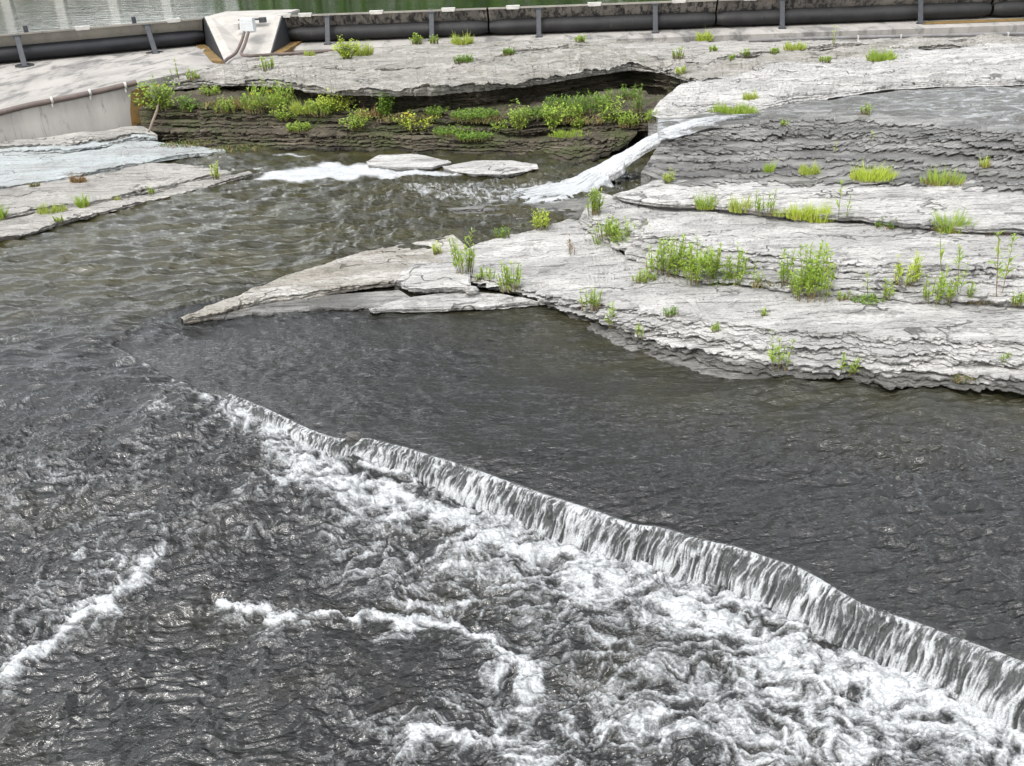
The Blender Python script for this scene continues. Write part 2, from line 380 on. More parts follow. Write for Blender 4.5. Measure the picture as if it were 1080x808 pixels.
BED.append(loft('undercut_wall', _cw + np.array([0, 1.0, 0]), _cw, _cf, M_CLIFF, 600, 6, 11, amp=.22, top=.02, edge=.3, under=.2, seed=6, crev=.15))
CRF = [(262, 70, 2.52), (300, 69, 2.56), (350, 72, 2.62), (400, 74, 2.64), (440, 71, 2.64), (507, 62, 2.6), (554, 53, 2.56), (600, 47, 2.52), (650, 44, 2.46)]
CRB = [(262, 66, 2.48), (300, 58, 2.46), (345, 53, 2.46), (420, 47, 2.46), (500, 43, 2.46), (560, 41, 2.44), (600, 41, 2.44), (625, 41, 2.44), (650, 42, 2.44)]
BED.append(loft('crest_slab', CRB, CRF, dn(CRF, 4, .12), M_HUMP, 500, 26, 2, amp=.1, top=.07, step=.03, edge=.3, under=.3, seed=17, rnd=.04, crev=.08))
CSF = [(640, 58, 2.5), (670, 57, 2.5), (700, 62, 2.5), (735, 66, 2.5), (775, 58, 2.52), (830, 53, 2.52), (900, 47, 2.5), (960, 44, 2.5), (1030, 42, 2.48)]
CSB = [(u, 43.5 - (u - 640) * .009, 2.42) for u in (640, 670, 700, 735, 775, 830, 900, 960, 1030)]
BED.append(loft('stepped_slab', CSB, CSF, dn(CSF, 3, .1), M_ROCK2, 500, 22, 2, amp=.1, top=.05, step=.03, edge=.3, under=.3, seed=19, rnd=.03, crev=.08))
# vegetated bench and its lower ledges
MB_ = [(144, 92, 2.1), (200, 92, 2.15), (300, 96, 2.05), (410, 106, 1.8), (500, 106, 1.75), (600, 100, 1.75), (660, 92, 1.8), (705, 98, 1.9), (720, 104, 1.95)]
MF = [(146, 114, 1.85), (200, 115, 1.85), (260, 117, 1.8), (300, 119, 1.75), (367, 121, 1.72), (467, 124, 1.7), (560, 126, 1.7), (640, 124, 1.72), (690, 123, 1.78), (705, 124, 1.8)]
MT = [(150, 136, 1.3), (200, 137, 1.3), (260, 139, 1.3), (300, 140, 1.3), (367, 141, 1.3), (467, 142, 1.3), (560, 142, 1.3), (640, 140, 1.32), (680, 138, 1.4), (695, 136, 1.5)]
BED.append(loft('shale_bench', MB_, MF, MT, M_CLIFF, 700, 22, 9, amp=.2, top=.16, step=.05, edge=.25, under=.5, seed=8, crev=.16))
C1F = [(156, 137, 1.32), (260, 140, 1.3), (353, 142, 1.28), (424, 144, 1.28), (487, 146, 1.27), (560, 147, 1.27), (640, 145, 1.3), (672, 140, 1.4)]
C1B = [(u, v - 9, z + .03) for (u, v, z) in C1F]
C1T = [(166, 148, .93), (260, 159, .93), (353, 159, .93), (424, 162, .93), (487, 165, .93), (575, 166, .93), (600, 180, .93), (640, 165, 1.0), (662, 152, 1.2)]
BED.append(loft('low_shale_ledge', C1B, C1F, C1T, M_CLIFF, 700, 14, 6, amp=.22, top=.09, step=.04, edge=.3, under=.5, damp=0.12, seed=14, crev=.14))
# plates lying in the shallow pool
for k, (a, b, c) in enumerate([
    ([(386, 171, .99), (400, 164, .99), (440, 163, .99), (472, 170, .99)], [(388, 174, .98), (420, 178, .98), (455, 177, .98), (476, 172, .98)], 31),
    ([(466, 176, 1.0), (500, 170, 1.0), (540, 170, 1.0), (566, 174, 1.0)], [(468, 178, .99), (500, 184, .99), (535, 185, .99), (568, 178, .99)], 35)]):
    BED.append(loft('flat_pool_rock', [(u, v - 1, z + .09) for u, v, z in a], [(u, v - 1, z + .09) for u, v, z in b], dn(b, 2, .06), M_ROCK, 120, 10, 2, amp=.04, top=.02, step=.01, edge=.06, under=.2, damp=0.03, seed=c))
# submerged ledge below the chute
BED.append(loft('chute_foot_ledge', [(462, 219, 1.0), (530, 213, 1.0), (600, 209, 1.02), (640, 206, 1.1)], [(462, 221, .98), (500, 222, .985), (560, 222, .99), (622, 220, 1.05)], [(466, 226, .9), (500, 231, .9), (560, 233, .9), (618, 234, .9)], M_WET, 220, 10, 4, amp=.08, top=.03, under=.3, seed=38))
# big slab right of the undercut
S4B = [(716, 90, 2.22), (735, 83, 2.25), (775, 76, 2.28), (830, 64, 2.3), (920, 54, 2.3), (960, 47, 2.3), (1080, 42, 2.3), (R, 38, 2.3)]
S4B = lift(S4B, 0.16, 600, 650)
S4F = [(690, 112, 2.12), (703, 115, 2.12), (753, 108, 2.15), (800, 108, 2.17), (870, 96, 2.18), (932, 88, 2.18), (1000, 85, 2.18), (1080, 83, 2.18), (R, 79, 2.18)]
S4F = lift(S4F, 0.26, 600, 650)
S4T = [(684, 121, 1.9), (703, 127, 1.9), (753, 120, 1.95), (800, 119, 1.98), (870, 105, 2.0), (932, 95, 2.02), (1000, 92, 2.02), (1080, 90, 2.02), (R, 86, 2.02)]
S4T = lift(S4T, 0.28, 600, 650)
BED.append(loft('broad_slab', S4B, S4F, S4T, M_ROCK, 700, 40, 4, amp=.09, top=.13, step=.045, edge=.15, under=.5, seed=21, rnd=.1))
# wet thin-bedded shelf
WB = [(694, 124, 1.98), (760, 117, 2.0), (870, 104, 2.02), (1000, 91, 2.03), (1080, 89, 2.03), (R, 85, 2.03)]
WB = lift(WB, 0.28, 600, 650)
WF = [(704, 137, 1.95), (740, 133, 1.96), (800, 126, 1.98), (880, 123, 2.0), (960, 128, 2.0), (1080, 140, 2.0), (R, 150, 2.0)]
WF = lift(WF, 0.28, 600, 650)
WT = [(676, 182, 1.55), (700, 191, 1.55), (760, 192, 1.6), (830, 190, 1.62), (950, 191, 1.65), (1080, 198, 1.65), (R, 208, 1.65)]
WT = lift(WT, 0.15, 600, 650)
BED.append(loft('wet_bedded_shelf', WB, WF, WT, M_WSH, 1100, 20, 13, amp=.5, top=.03, step=.02, edge=.35, under=.3, seed=27, crev=.36, wave=.7))
# terraces of the right bank
T3B = [(650, 204, 1.5), (690, 189, 1.58), (760, 188, 1.62), (830, 186, 1.64), (950, 187, 1.66), (1080, 194, 1.66), (R, 204, 1.66)]
T3B = lift(T3B, 0.14)
T3F = [(646, 206, 1.48), (690, 214, 1.52), (745, 216, 1.54), (800, 222, 1.55), (850, 227, 1.55), (905, 229, 1.56), (950, 235, 1.56), (1000, 239, 1.56), (1080, 243, 1.56), (R, 251, 1.56)]
T3F = lift(T3F, 0.13)
T3T = dn(T3F, 4, .13)
BED.append(loft('upper_terrace', T3B, T3F, T3T, M_ROCK, 800, 24, 3, amp=.05, top=.045, step=.018, edge=.12, under=.25, seed=33, crev=.09))
T2B = [(632, 203, 1.34), (690, 212, 1.38), (745, 214, 1.38), (800, 220, 1.38), (850, 225, 1.38), (905, 227, 1.39), (950, 233, 1.39), (1000, 237, 1.39), (1080, 241, 1.39), (R, 249, 1.39)]
T2B = lift(T2B, 0.13)
T2F = [(614, 224, 1.32), (650, 239, 1.38), (700, 250, 1.43), (760, 260, 1.45), (830, 271, 1.47), (900, 277, 1.48), (960, 279, 1.48), (1080, 282, 1.48), (R, 288, 1.48)]
T2F = lift(T2F, 0.14)
T2T = [(609, 234, 1.12), (635, 254, 1.14), (665, 276, 1.15), (700, 290, 1.16), (735, 299, 1.17), (800, 304, 1.18), (860, 314, 1.2), (940, 319, 1.2), (1010, 322, 1.2), (1080, 326, 1.2), (R, 332, 1.2)]
T2T = lift(T2T, 0.13)
BED.append(loft('middle_terrace', T2B, T2F, T2T, M_ROCK, 900, 28, 6, amp=.16, top=.06, step=.03, edge=.18, under=.35, seed=45, crev=.13, wave=.6))
T1B = [(478, 270, 1.05), (505, 256, 1.08), (540, 245, 1.12), (600, 231, 1.14), (614, 232, 1.12), (636, 251, 1.11), (666, 272, 1.11), (700, 284, 1.12), (735, 293, 1.13), (800, 298, 1.14), (860, 308, 1.16), (940, 313, 1.17), (1080, 320, 1.17), (R, 326, 1.17)]
T1B = lift(T1B, 0.13)
T1F = [(484, 288, 1.0), (530, 300, 1.02), (577, 309, 1.05), (610, 315, 1.08), (640, 323, 1.1), (680, 332, 1.14), (740, 338, 1.18), (800, 343, 1.2), (870, 352, 1.22), (940, 354, 1.23), (1010, 357, 1.23), (1080, 360, 1.23), (R, 370, 1.23)]
T1F = lift(T1F, 0.12)
T1T = [(486, 296, .84), (553, 314, .82), (600, 327, .81), (640, 346, .8), (672, 366, .8), (740, 385, .8), (800, 397, .8), (870, 401, .8), (940, 409, .8), (1000, 408, .8), (1050, 415, .8), (1080, 419, .8), (R, 440, .8)]
T1T = lift(T1T, 0.06, 600, 660)
BED.append(loft('front_terrace', T1B, T1F, T1T, M_ROCK, 1100, 26, 12, amp=.17, top=.05, step=.018, edge=.14, under=.5, damp=0.15, seed=52, crev=.1, wave=.9, slump=.06))
# low dark rim just under water along the foot of the front terrace
RIF = [(596, 330, .835), (625, 347, .835), (660, 367, .83), (700, 381, .83), (760, 396, .825), (795, 402, .82), (835, 402, .82)]
BED.append(loft('sunken_rim', [(u + 14, v - 14, z) for (u, v, z) in RIF], RIF, dn(RIF, 5, .1), M_WET, 300, 8, 2, amp=.06, top=.02, step=.01, edge=.1, under=.2, seed=58))
# the tongue of plates between pool and weir pond
TAB = [(190, 335, .93), (222, 322, .95), (253, 311, .97), (299, 289, .99), (345, 277, 1.0), (382, 266, 1.01), (425, 256, 1.02), (478, 247, 1.04), (490, 258, 1.04)]
TAF = [(193, 337, .92), (225, 331, .93), (260, 323, .94), (330, 309, .96), (380, 300, .97), (415, 296, .98), (450, 292, .98), (490, 290, .99)]
BED.append(loft('tongue_plate', TAB, TAF, dn(TAF, 5, .1), M_TONG, 420, 22, 3, amp=.07, top=.05, step=.022, edge=.1, under=.25, damp=0.05, seed=63, back_skirt=True))
TBB = [(415, 294, 1.02), (428, 282, 1.05), (455, 270, 1.08), (482, 262, 1.1), (494, 270, 1.1)]
TBF = [(416, 296, 1.0), (430, 304, 1.0), (450, 306, 1.0), (475, 304, 1.02), (497, 304, 1.03)]
BED.append(loft('middle_plate', TBB, TBF, dn(TBF, 4, .08), M_ROCK, 200, 18, 3, amp=.06, top=.03, step=.02, edge=.07, under=.2, damp=0.04, seed=67, back_skirt=True))
TCB = [(388, 325, .92), (430, 312, .94), (480, 305, .96), (530, 308, .96), (568, 318, .93)]
TCF = [(390, 327, .9), (430, 326, .9), (470, 326, .9), (520, 323, .9), (567, 320, .9)]
BED.append(loft('low_plate', TCB, TCF, dn(TCF, 3, .08), M_ROCK, 260, 16, 3, amp=.06, top=.02, step=.025, edge=.08, under=.25, damp=0.04, seed=71, back_skirt=True))
TDB = [(205, 333, .88), (270, 318, .9), (350, 310, .9), (420, 305, .92)]
TDF = [(203, 337, .86), (270, 332, .86), (340, 325, .86), (400, 324, .86), (440, 318, .86)]
BED.append(loft('under_plate', TDB, TDF, dn(TDF, 3, .07), M_WSH, 260, 8, 2, amp=.05, top=.02, step=.015, edge=.1, under=.25, seed=74))
# left bank shelves
XL = -190
L1B = [(XL, 237, 1.02), (0, 227, 1.02), (87, 213, 1.02), (133, 204, 1.02), (169, 197, 1.02), (240, 186, 1.05), (262, 180, 1.05)]
L1F = [(XL, 270, .99), (0, 251, .99), (30, 245, .99), (71, 231, .99), (115, 221, .99), (144, 213, .99), (189, 204, .99), (240, 190, 1.02), (266, 182, 1.02)]
BED.append(loft('left_low_shelf', L1B, L1F, dn(L1F, 4, .11), M_ROCK2, 500, 16, 4, amp=.08, top=.04, step=.02, edge=.16, under=.35, damp=0.05, seed=81, crev=.05))
L2B = [(XL, 204, 1.13), (0, 197, 1.13), (73, 186, 1.13), (133, 175, 1.12), (160, 171, 1.1), (190, 172, 1.06), (215, 176, 1.03), (240, 180, 1.02)]
L2F = [(XL, 240, 1.1), (0, 227, 1.1), (38, 220, 1.1), (87, 214, 1.1), (133, 205, 1.1), (169, 198, 1.09), (215, 186, 1.05), (243, 182, 1.03)]
BED.append(loft('left_middle_shelf', L2B, L2F, dn(L2F, 4, .1), M_ROCK2, 500, 22, 3, amp=.07, top=.04, step=.018, edge=.14, under=.3, seed=85, crev=.05))
L3B = [(XL, 156, 1.22), (0, 158, 1.22), (71, 158, 1.22), (138, 144, 1.22), (180, 151, 1.15), (236, 157, 1.05)]
L3F = [(XL, 207, 1.2), (0, 197, 1.2), (73, 186, 1.2), (104, 180, 1.2), (133, 174, 1.19), (160, 168, 1.15), (200, 162, 1.08), (238, 159, 1.04)]
BED.append(loft('left_upper_shelf', L3B, L3F, dn(L3F, 4, .1), M_BLUE, 500, 24, 3, amp=.07, top=.035, step=.015, edge=.14, under=.3, seed=89, crev=.05))
for k, (dv, zz) in enumerate(((0, 1.36), (5, 1.3))):
    L4B = [(XL, 142 + dv, zz + .03), (0, 148 + dv, zz + .03), (75, 141 + dv, zz + .03), (150, 133 + dv, zz)]
    L4F = [(XL, 150 + dv, zz), (0, 155 + dv, zz), (71, 153 + dv, zz), (110, 147 + dv * .8, zz), (145, 141 + dv * .6, zz), (166, 142 + dv * .6, zz - .05)]
    BED.append(loft('thin_wall_foot_plate', L4B, L4F, dn(L4F, 3, .09), M_BLUE if k else M_ROCK2, 400, 10, 2, amp=.12, top=.04, step=.03, edge=.35, under=.4, seed=93 + k, crev=.05))
bed = MB(); bed.quad((-900, -300, -1.6), (900, -300, -1.6), (900, 1600, -1.6), (-900, 1600, -1.6))
bed.build('riverbed', M_WET, kind='structure')

# ------------------------------------------------------------------ river water
LIP = [(118, 364), (130, 370), (165, 388), (200, 402), (235, 410), (280, 428), (330, 452), (358, 461), (385, 459), (430, 470), (500, 492), (560, 514), (614, 531), (640, 540), (670, 551), (700, 553), (734, 565), (770, 572), (848, 597), (911, 635), (967, 653), (1030, 676), (1080, 694), (1180, 738), (1300, 795)]
LW = resamp(W(LIP, .8), 900, .035)
def seg_dist(x, y, L):                        # signed distance to lip (positive upstream) and arc index
    k = L[::6]; best = np.full(x.shape, 1e9); sg = np.zeros(x.shape); ai = np.zeros(x.shape)
    for i in range(len(k) - 1):
        a = k[i, :2]; d = k[i + 1, :2] - a; l2 = d @ d
        t = np.clip(((x - a[0]) * d[0] + (y - a[1]) * d[1]) / l2, 0, 1)
        ex = x - a[0] - t * d[0]; ey = y - a[1] - t * d[1]; q = ex * ex + ey * ey
        m = q < best; best = np.where(m, q, best); sg = np.where(m, np.sign(d[0] * ey - d[1] * ex), sg); ai = np.where(m, (i + t) / (len(k) - 1), ai)
    return np.sqrt(best) * sg, ai
def in_poly(x, y, poly):
    r = np.zeros(x.shape, bool); n = len(poly)
    for i in range(n):
        x0, y0 = poly[i][:2]; x1, y1 = poly[(i + 1) % n][:2]
        c = ((y0 > y) != (y1 > y)) & (x < (x1 - x0) * (y - y0) / (y1 - y0 + 1e-12) + x0); r ^= c
    return r
POND = np.vstack([LW[:, :2], W([(1700, 900), (1700, 400), (1080, 380), (800, 350), (640, 300), (480, 290), (300, 305), (196, 325), (150, 345)], .8)[:, :2]])
CTL = [(300, 230, .95), (450, 215, .95), (560, 205, .95), (240, 200, .95), (330, 165, .95), (560, 170, .95), (400, 255, .94), (220, 165, .97), (100, 275, .9), (-100, 290, .89), (0, 285, .88), (200, 300, .91), (150, 330, .87), (30, 380, .84), (-150, 400, .8), (120, 385, .82), (190, 415, .76), (238, 425, .66), (60, 470, .6), (-100, 500, .5), (0, 480, .56), (250, 460, .56), (300, 475, .54), (280, 510, .46), (370, 495, .46), (120, 560, .3), (-150, 600, .15), (0, 600, .18), (300, 600, .14), (430, 530, .36), (400, 560, .24), (500, 570, .3), (500, 640, 0), (200, 700, .03), (0, 760, 0), (-200, 800, 0), (540, 800, -.02), (640, 610, .27), (560, 600, .22), (740, 645, .24), (800, 710, .1), (860, 705, .22), (940, 725, .22), (1080, 790, -.02), (1080, 755, .22), (1180, 800, .2), (1300, 900, -.05), (500, 950, -.05)]
CW = W(CTL)
def zlow(x, y):
    n = 0; d = 0
    for c in CW:
        w = 1 / ((x - c[0]) ** 2 + (y - c[1]) ** 2 + .25) ** 1.7; n = n + w * c[2]; d = d + w
    return n / d
FLOW = np.array([-.84, -.54])
# ---- foam plan: strokes in world metres
def zc(u, v):
    z = .4
    for _ in range(6):
        w = P(u, v, z); z = float(zlow(np.array(w[0]), np.array(w[1])))
    return P(u, v, z)
STROKES = []                                    # (polyline world, width m, strength)
def stroke(px, w, s): STROKES.append((np.array([zc(*q)[:2] for q in px]), w, s))
stroke([(225, 412), (262, 440), (300, 474), (345, 500), (385, 520)], .32, 1.15)
stroke([(300, 485), (350, 510), (400, 528), (440, 545)], .42, .95)
stroke([(385, 512), (427, 524), (483, 546), (540, 573), (600, 592), (640, 610), (720, 638), (790, 668)], .34, 1.2)
stroke([(720, 640), (800, 678), (860, 704), (930, 722), (1000, 745), (1080, 770), (1180, 810)], .45, 1.2)
stroke([(225, 633), (250, 640), (272, 640), (290, 655), (330, 650), (380, 651), (430, 656), (480, 656), (515, 672), (548, 700), (572, 728)], .09, 1.25)
stroke([(400, 628), (450, 640), (500, 640), (480, 656)], .1, .9)
stroke([(470, 600), (440, 590), (420, 610), (440, 622)], .12, .7)
stroke([(-30, 730), (10, 712), (45, 692), (62, 668), (70, 660)], .12, 1.2)
stroke([(60, 665), (85, 648), (112, 634), (128, 618)], .12, 1.05)
stroke([(118, 628), (140, 610), (150, 596), (158, 588)], .1, 1.15)
stroke([(20, 650), (60, 625), (110, 600), (140, 590)], .3, .36)
stroke([(80, 590), (95, 575), (110, 580)], .12, .5)
stroke([(440, 775), (470, 768), (500, 775), (560, 800)], .14, 1.0)
stroke([(560, 765), (640, 762), (720, 760), (790, 740)], .12, .8)
stroke([(520, 690), (560, 740), (570, 790), (590, 830)], .2, .8)
stroke([(690, 780), (780, 770), (880, 790), (960, 770)], .3, .85)
stroke([(880, 740), (960, 760), (1060, 790)], .5, .95)
stroke([(140, 376), (180, 396), (225, 412)], .1, .6)
stroke([(200, 405), (260, 450), (300, 500)], .3, .45)
stroke([(0, 505), (60, 512), (140, 500)], .35, .26)
stroke([(230, 560), (330, 570)], .2, .25)
AREA = [(np.array([zc(*q)[:2] for q in a]), s, f) for a, s, f in [
    ([(380, 520), (480, 550), (640, 612), (800, 680), (1100, 790), (1150, 860), (560, 860), (590, 760), (545, 690), (470, 645), (370, 640), (345, 575)], .45, .5),
    ([(70, 590), (110, 572), (165, 585), (150, 630), (70, 680), (-10, 720), (-30, 660), (30, 610)], .34, .35),
    ([(620, 610), (800, 680), (900, 715), (1100, 780), (1100, 840), (900, 830), (740, 760), (640, 680), (560, 640)], .14, .5),
    ([(300, 700), (560, 720), (600, 860), (330, 860)], .3, .6),
    ([(0, 520), (300, 540), (380, 640), (240, 720), (0, 640)], .2, .8),
    ([(-60, 320), (110, 320), (200, 425), (320, 530), (200, 570), (-60, 570)], .25, .9),
    ([(420, 196), (520, 192), (600, 196), (625, 206), (590, 214), (500, 216), (440, 210)], .8, .6)]]
_d0 = np.clip(.8 - zlow(LW[:, 0] - .35, LW[:, 1] - .25), 0, 2); _bl = LW[:, :2] + FLOW * (.02 + .5 * _d0)[:, None]
_m = (_d0 > .2); _bl = _bl[_m][::14]
STROKES.append((_bl, .2, 1.05)); STROKES.append((_bl + FLOW * .35, .3, .62))
def poly_sd(x, y, poly):
    best = np.full(x.shape, 1e9); n = len(poly)
    for i in range(n):
        a = poly[i]; d = poly[(i + 1) % n] - a; t = np.clip(((x - a[0]) * d[0] + (y - a[1]) * d[1]) / (d @ d + 1e-9), 0, 1)
        best = np.minimum(best, (x - a[0] - t * d[0]) ** 2 + (y - a[1] - t * d[1]) ** 2)
    return np.where(in_poly(x, y, poly), 1, -1) * np.sqrt(best)
def foam_density(x, y):
    wx = x + .16 * fbm(x * 2.2, y * 2.2, 3, 501); wy = y + .16 * fbm(x * 2.2, y * 2.2, 3, 502)
    d = np.zeros(x.shape); br = .95 + .55 * fbm(x * 1.5, y * 1.5, 3, 503); wv = 1 + .8 * fbm(x * 1.1 + 9, y * 1.1, 2, 504)
    for pl, w, s in STROKES:
        q = np.full(x.shape, 1e9)
        for i in range(len(pl) - 1):
            a = pl[i]; e = pl[i + 1] - a; t = np.clip(((wx - a[0]) * e[0] + (wy - a[1]) * e[1]) / (e @ e), 0, 1)
            q = np.minimum(q, (wx - a[0] - t * e[0]) ** 2 + (wy - a[1] - t * e[1]) ** 2)
        qq = q / (w * w * 1.5 * np.clip(wv, .35, 2.2) ** 2); b_ = np.clip(br, .35, 1.25) * 1.1 if w < .25 else 1
        d = np.maximum(d, s * b_ * np.exp(-qq)); d = np.maximum(d, .42 * s * b_ * np.exp(-qq / 7))
    for po, s, f in AREA:
        d = d + s * sstep(-f, f, poly_sd(wx, wy, po)) * (1 - np.clip(d, 0, 1) * .6)
    return d
def axis(a, b, st, lo, hi, cst):
    l = np.arange(lo, a, cst); m = np.arange(a, b, st); r = np.arange(b, hi + cst, cst); return np.r_[l, m, r]
us = axis(-30, 1110, 1.3, -360, 1440, 16); vs = axis(150, 815, 1.1, 140, 1010, 14)
D = RX[None, None] * ((us - 540) / FOC)[None, :, None] + UX[None, None] * ((404 - vs) / FOC)[:, None, None] + FW
tt = (.55 - CH) / D[..., 2]; X = D[..., 0] * tt; Y = D[..., 1] * tt
sd, ai = seg_dist(X, Y, LW)
pond = in_poly(X, Y, POND)
ZL = zlow(X, Y)
up = pond.astype(float)
pool = sstep(19.0, 22.0, Y)
# undulation
fx = X * .84 + Y * .54; fy = -X * .54 + Y * .84           # along flow, across flow
low = (1 - up)
turb = sstep(17, 12.5, Y) * low
zw = np.zeros(X.shape)
tx = X + .25 * fbm(X * .9, Y * .9, 2, 251); ty = Y + .18 * fbm(X * .9, Y * .9, 2, 252) - .22 * X
zw += turb * (.075 * fbm(tx * .8, ty * 1.3, 3, 201) + .06 * (rdg(tx * 1.3, ty * 2.6, 3, 203) - .55) + .03 * (rdg(tx * 2.8, ty * 6.5, 2, 205) - .55) + .022 * fbm(tx * 5, ty * 12, 2, 207, .6))
farw = low * (1 - turb); wob = .35 * gn(X * .7, Y * .5, 5)
zw += farw * (.05 * fbm(X * .42 + wob, Y * 1.25 + wob, 2, 213) + .075 * (rdg(X * .75 + wob, Y * 2.6, 2, 214) - .6) + .05 * fbm(X * 1.3, Y * 3.9, 1, 215))
zw += up * .03 * (rdg(X * .55 - Y * .12, Y * .8 + X * .25, 2, 235) - .6)
calm = .45 + .75 * sstep(-.25, .35, fbm(X * .32 + Y * .1, Y * .75, 3, 229)) + .5 * sstep(3.0, 6.0, X)
zw += up * calm * (.04 * fbm(X * .5 - Y * .35, Y * 1.25 + X * .35, 3, 221) + .016 * (rdg(X * 1.6 + wob, Y * 3.0 + X * .4, 2, 223) - .6) + .026 * fbm(X * 2.7 + wob, Y * 6.5, 2, 225, .7))
zw += up * calm * sstep(14.5, 11, Y) * .016 * fbm(X * 5 + wob, Y * 12 - X * 2, 2, 227, .7)
right = up * sstep(2.0, 6.0, X)
zw += right * (.075 * fbm(X * .6, Y * 2.0, 3, 231) + .04 * fbm(X * 1.6, Y * 4.6, 2, 233))
FD = foam_density(X, Y) * (1 - up)
qx = X + .25 * fbm(X * 1.4, Y * 1.4, 3, 301); qy = Y + .25 * fbm(X * 1.4, Y * 1.4, 3, 302)
lace = rdg(qx * 2.6 + .5 * gn(qx, qy, 9), qy * 4.6, 4, 303, .55)
lace2 = rdg(qx * 6.5, qy * 16, 3, 305, .6)
FOAM = np.clip(FD * .92 + (lace - .62) * 1.1 + (lace2 - .6) * .55 + .3 * fbm(qx * 1.1, qy * 1.6, 3, 307) - .2, 0, 1.2) * sstep(.04, .3, FD)
FOAM = np.clip(FOAM, 0, 1.1)
SHEET = [(np.array([zc(*q)[:2] for q in a])) for a in ([(262, 190), (280, 183), (305, 177), (340, 173), (385, 174), (430, 178), (470, 180), (506, 184), (470, 187), (420, 188), (360, 190), (310, 191)], [(285, 163), (310, 161.5), (332, 164), (312, 167)])]
sh = 0
for po in SHEET: sh = np.maximum(sh, sstep(-.08, .22, poly_sd(X + .25 * fbm(X * 1.2, Y * 1.2, 3, 511), Y + .25 * fbm(X * 1.2, Y * 1.2, 3, 512), po)))
FOAM = np.maximum(FOAM, sh * (1.08 + .25 * fbm(X * .8, Y * 3.5, 3, 513)))
fd1 = np.clip(FD, 0, 1)
zw += turb * (.04 * FOAM + .02 * fd1 * (lace2 - .6) + .055 * fd1 * fbm(X * 2.6, Y * 3.4, 4, 311))
near = np.exp(-(np.clip(-sd, 0, 9) / .5) ** 2) * low * sstep(-5.2, -3.5, X)
zw += near * (.035 + .06 * fbm(X * 3.2, Y * 3.2, 3, 315))
lipdip = up * np.exp(-(sd / .22) ** 2) * .04
edge_m = sstep(.0, .12, np.abs(sd))
_b = sstep(-7.6, -5.4, X)
Z = np.where(pond, (.8 + .004 * np.clip(sd, 0, 12)) * _b + ZL * (1 - _b), ZL) + zw * edge_m - lipdip
# step at the lip drops inside the falling sheet
tint = np.clip(pool * .95 + low * sstep(16, 20, Y) * .75 + up * sstep(3.2, .2, poly_sd(X, Y, W([(u, v + 4) for (u, v, z) in T1T] + [(R, 200), (486, 200)], .8)[:, :2]) * -1) * .55, 0, 1)
tint = tint * (.55 + .6 * sstep(-.3, .5, fbm(X * .7, Y * 1.1, 4, 333))) + turb * .16 * sstep(.0, .6, fbm(X * .6, Y * .9, 3, 335))
tint = np.clip(tint, 0, 1)
rip = np.clip(.85 + .2 * turb + .7 * up + .35 * fbm(X * .5, Y * .9, 3, 341) + .2 * right, .35, 2)
V = np.stack([X, Y, Z], -1)
link('river_water', grid_mesh('river_water', V, M_WATER, dict(foam=FOAM, tint=tint, rip=rip)), kind='structure')

# ---- the sheet falling over the low weir
N = 1500
L = resamp(LW[:, :3], N, 0.0); L = L[12:]; N = len(L)
arc = np.r_[0, np.cumsum(np.linalg.norm(np.diff(L[:, :2], axis=0), axis=1))]
zl0 = zlow(L[:, 0] - .35, L[:, 1] - .25)
drop = np.clip(.8 - zl0, .0, 2); 
rag = .05 * fbm(arc * 2.2, arc * 0, 3, 401) + .05 * fbm(arc * 9, arc * 0, 2, 402)
throw = .08 + .45 * drop + rag * drop
ns = 44; rows = []; FO = []; RI = []
for i in range(ns):
    s = -.12 + 1.42 * i / (ns - 1)
    if s < 0:
        off = s * .45; z = .762 + s * .3; fo = np.zeros(N)
        r = np.stack([L[:, 0] + FLOW[0] * off, L[:, 1] + FLOW[1] * off, np.full(N, z)], -1)
        thin = 0
    else:
        off = throw * s; z = .76 - (drop - .0) * s ** 1.75
        st = .75 * rdg(arc * 13 + .7 * fbm(arc * 2.5, s * 2.0 + arc * 0, 2, 422), arc * 0 + s * 1.2, 3, 421, .75) + .25 * rdg(arc * 4 + .5 * fbm(arc * 2, s * 2 + arc * 0, 2, 423), arc * 0 + s * .8, 2, 420)
        clump = fbm(arc * 1.5, arc * 0 + s * .6, 3, 424)
        disp = (.05 * (st - .5) + .05 * clump) * min(1, s * 3)
        r = np.stack([L[:, 0] + FLOW[0] * (off + disp), L[:, 1] + FLOW[1] * (off + disp) , z + .01 * fbm(arc * 8, arc * 0 + s * 4, 2, 425)], -1)
        fo = np.clip((st - .5) * 2.1 * min(1, s * 5 + .5) + .4 * clump + .42 + .26 * sstep(.5, 1.05, s + .2 * fbm(arc * 3, arc * 0 + s, 3, 427)), 0, 1)
        fo *= sstep(.02, .2, drop)
    rows.append(r); FO.append(fo); RI.append(np.full(N, 1.0))
FV = np.stack(rows)
link('weir_fall_water', grid_mesh('weir_fall_water', FV, M_FALL, dict(foam=np.stack(FO), tint=np.zeros((ns, N)), rip=np.stack(RI))), kind='structure')

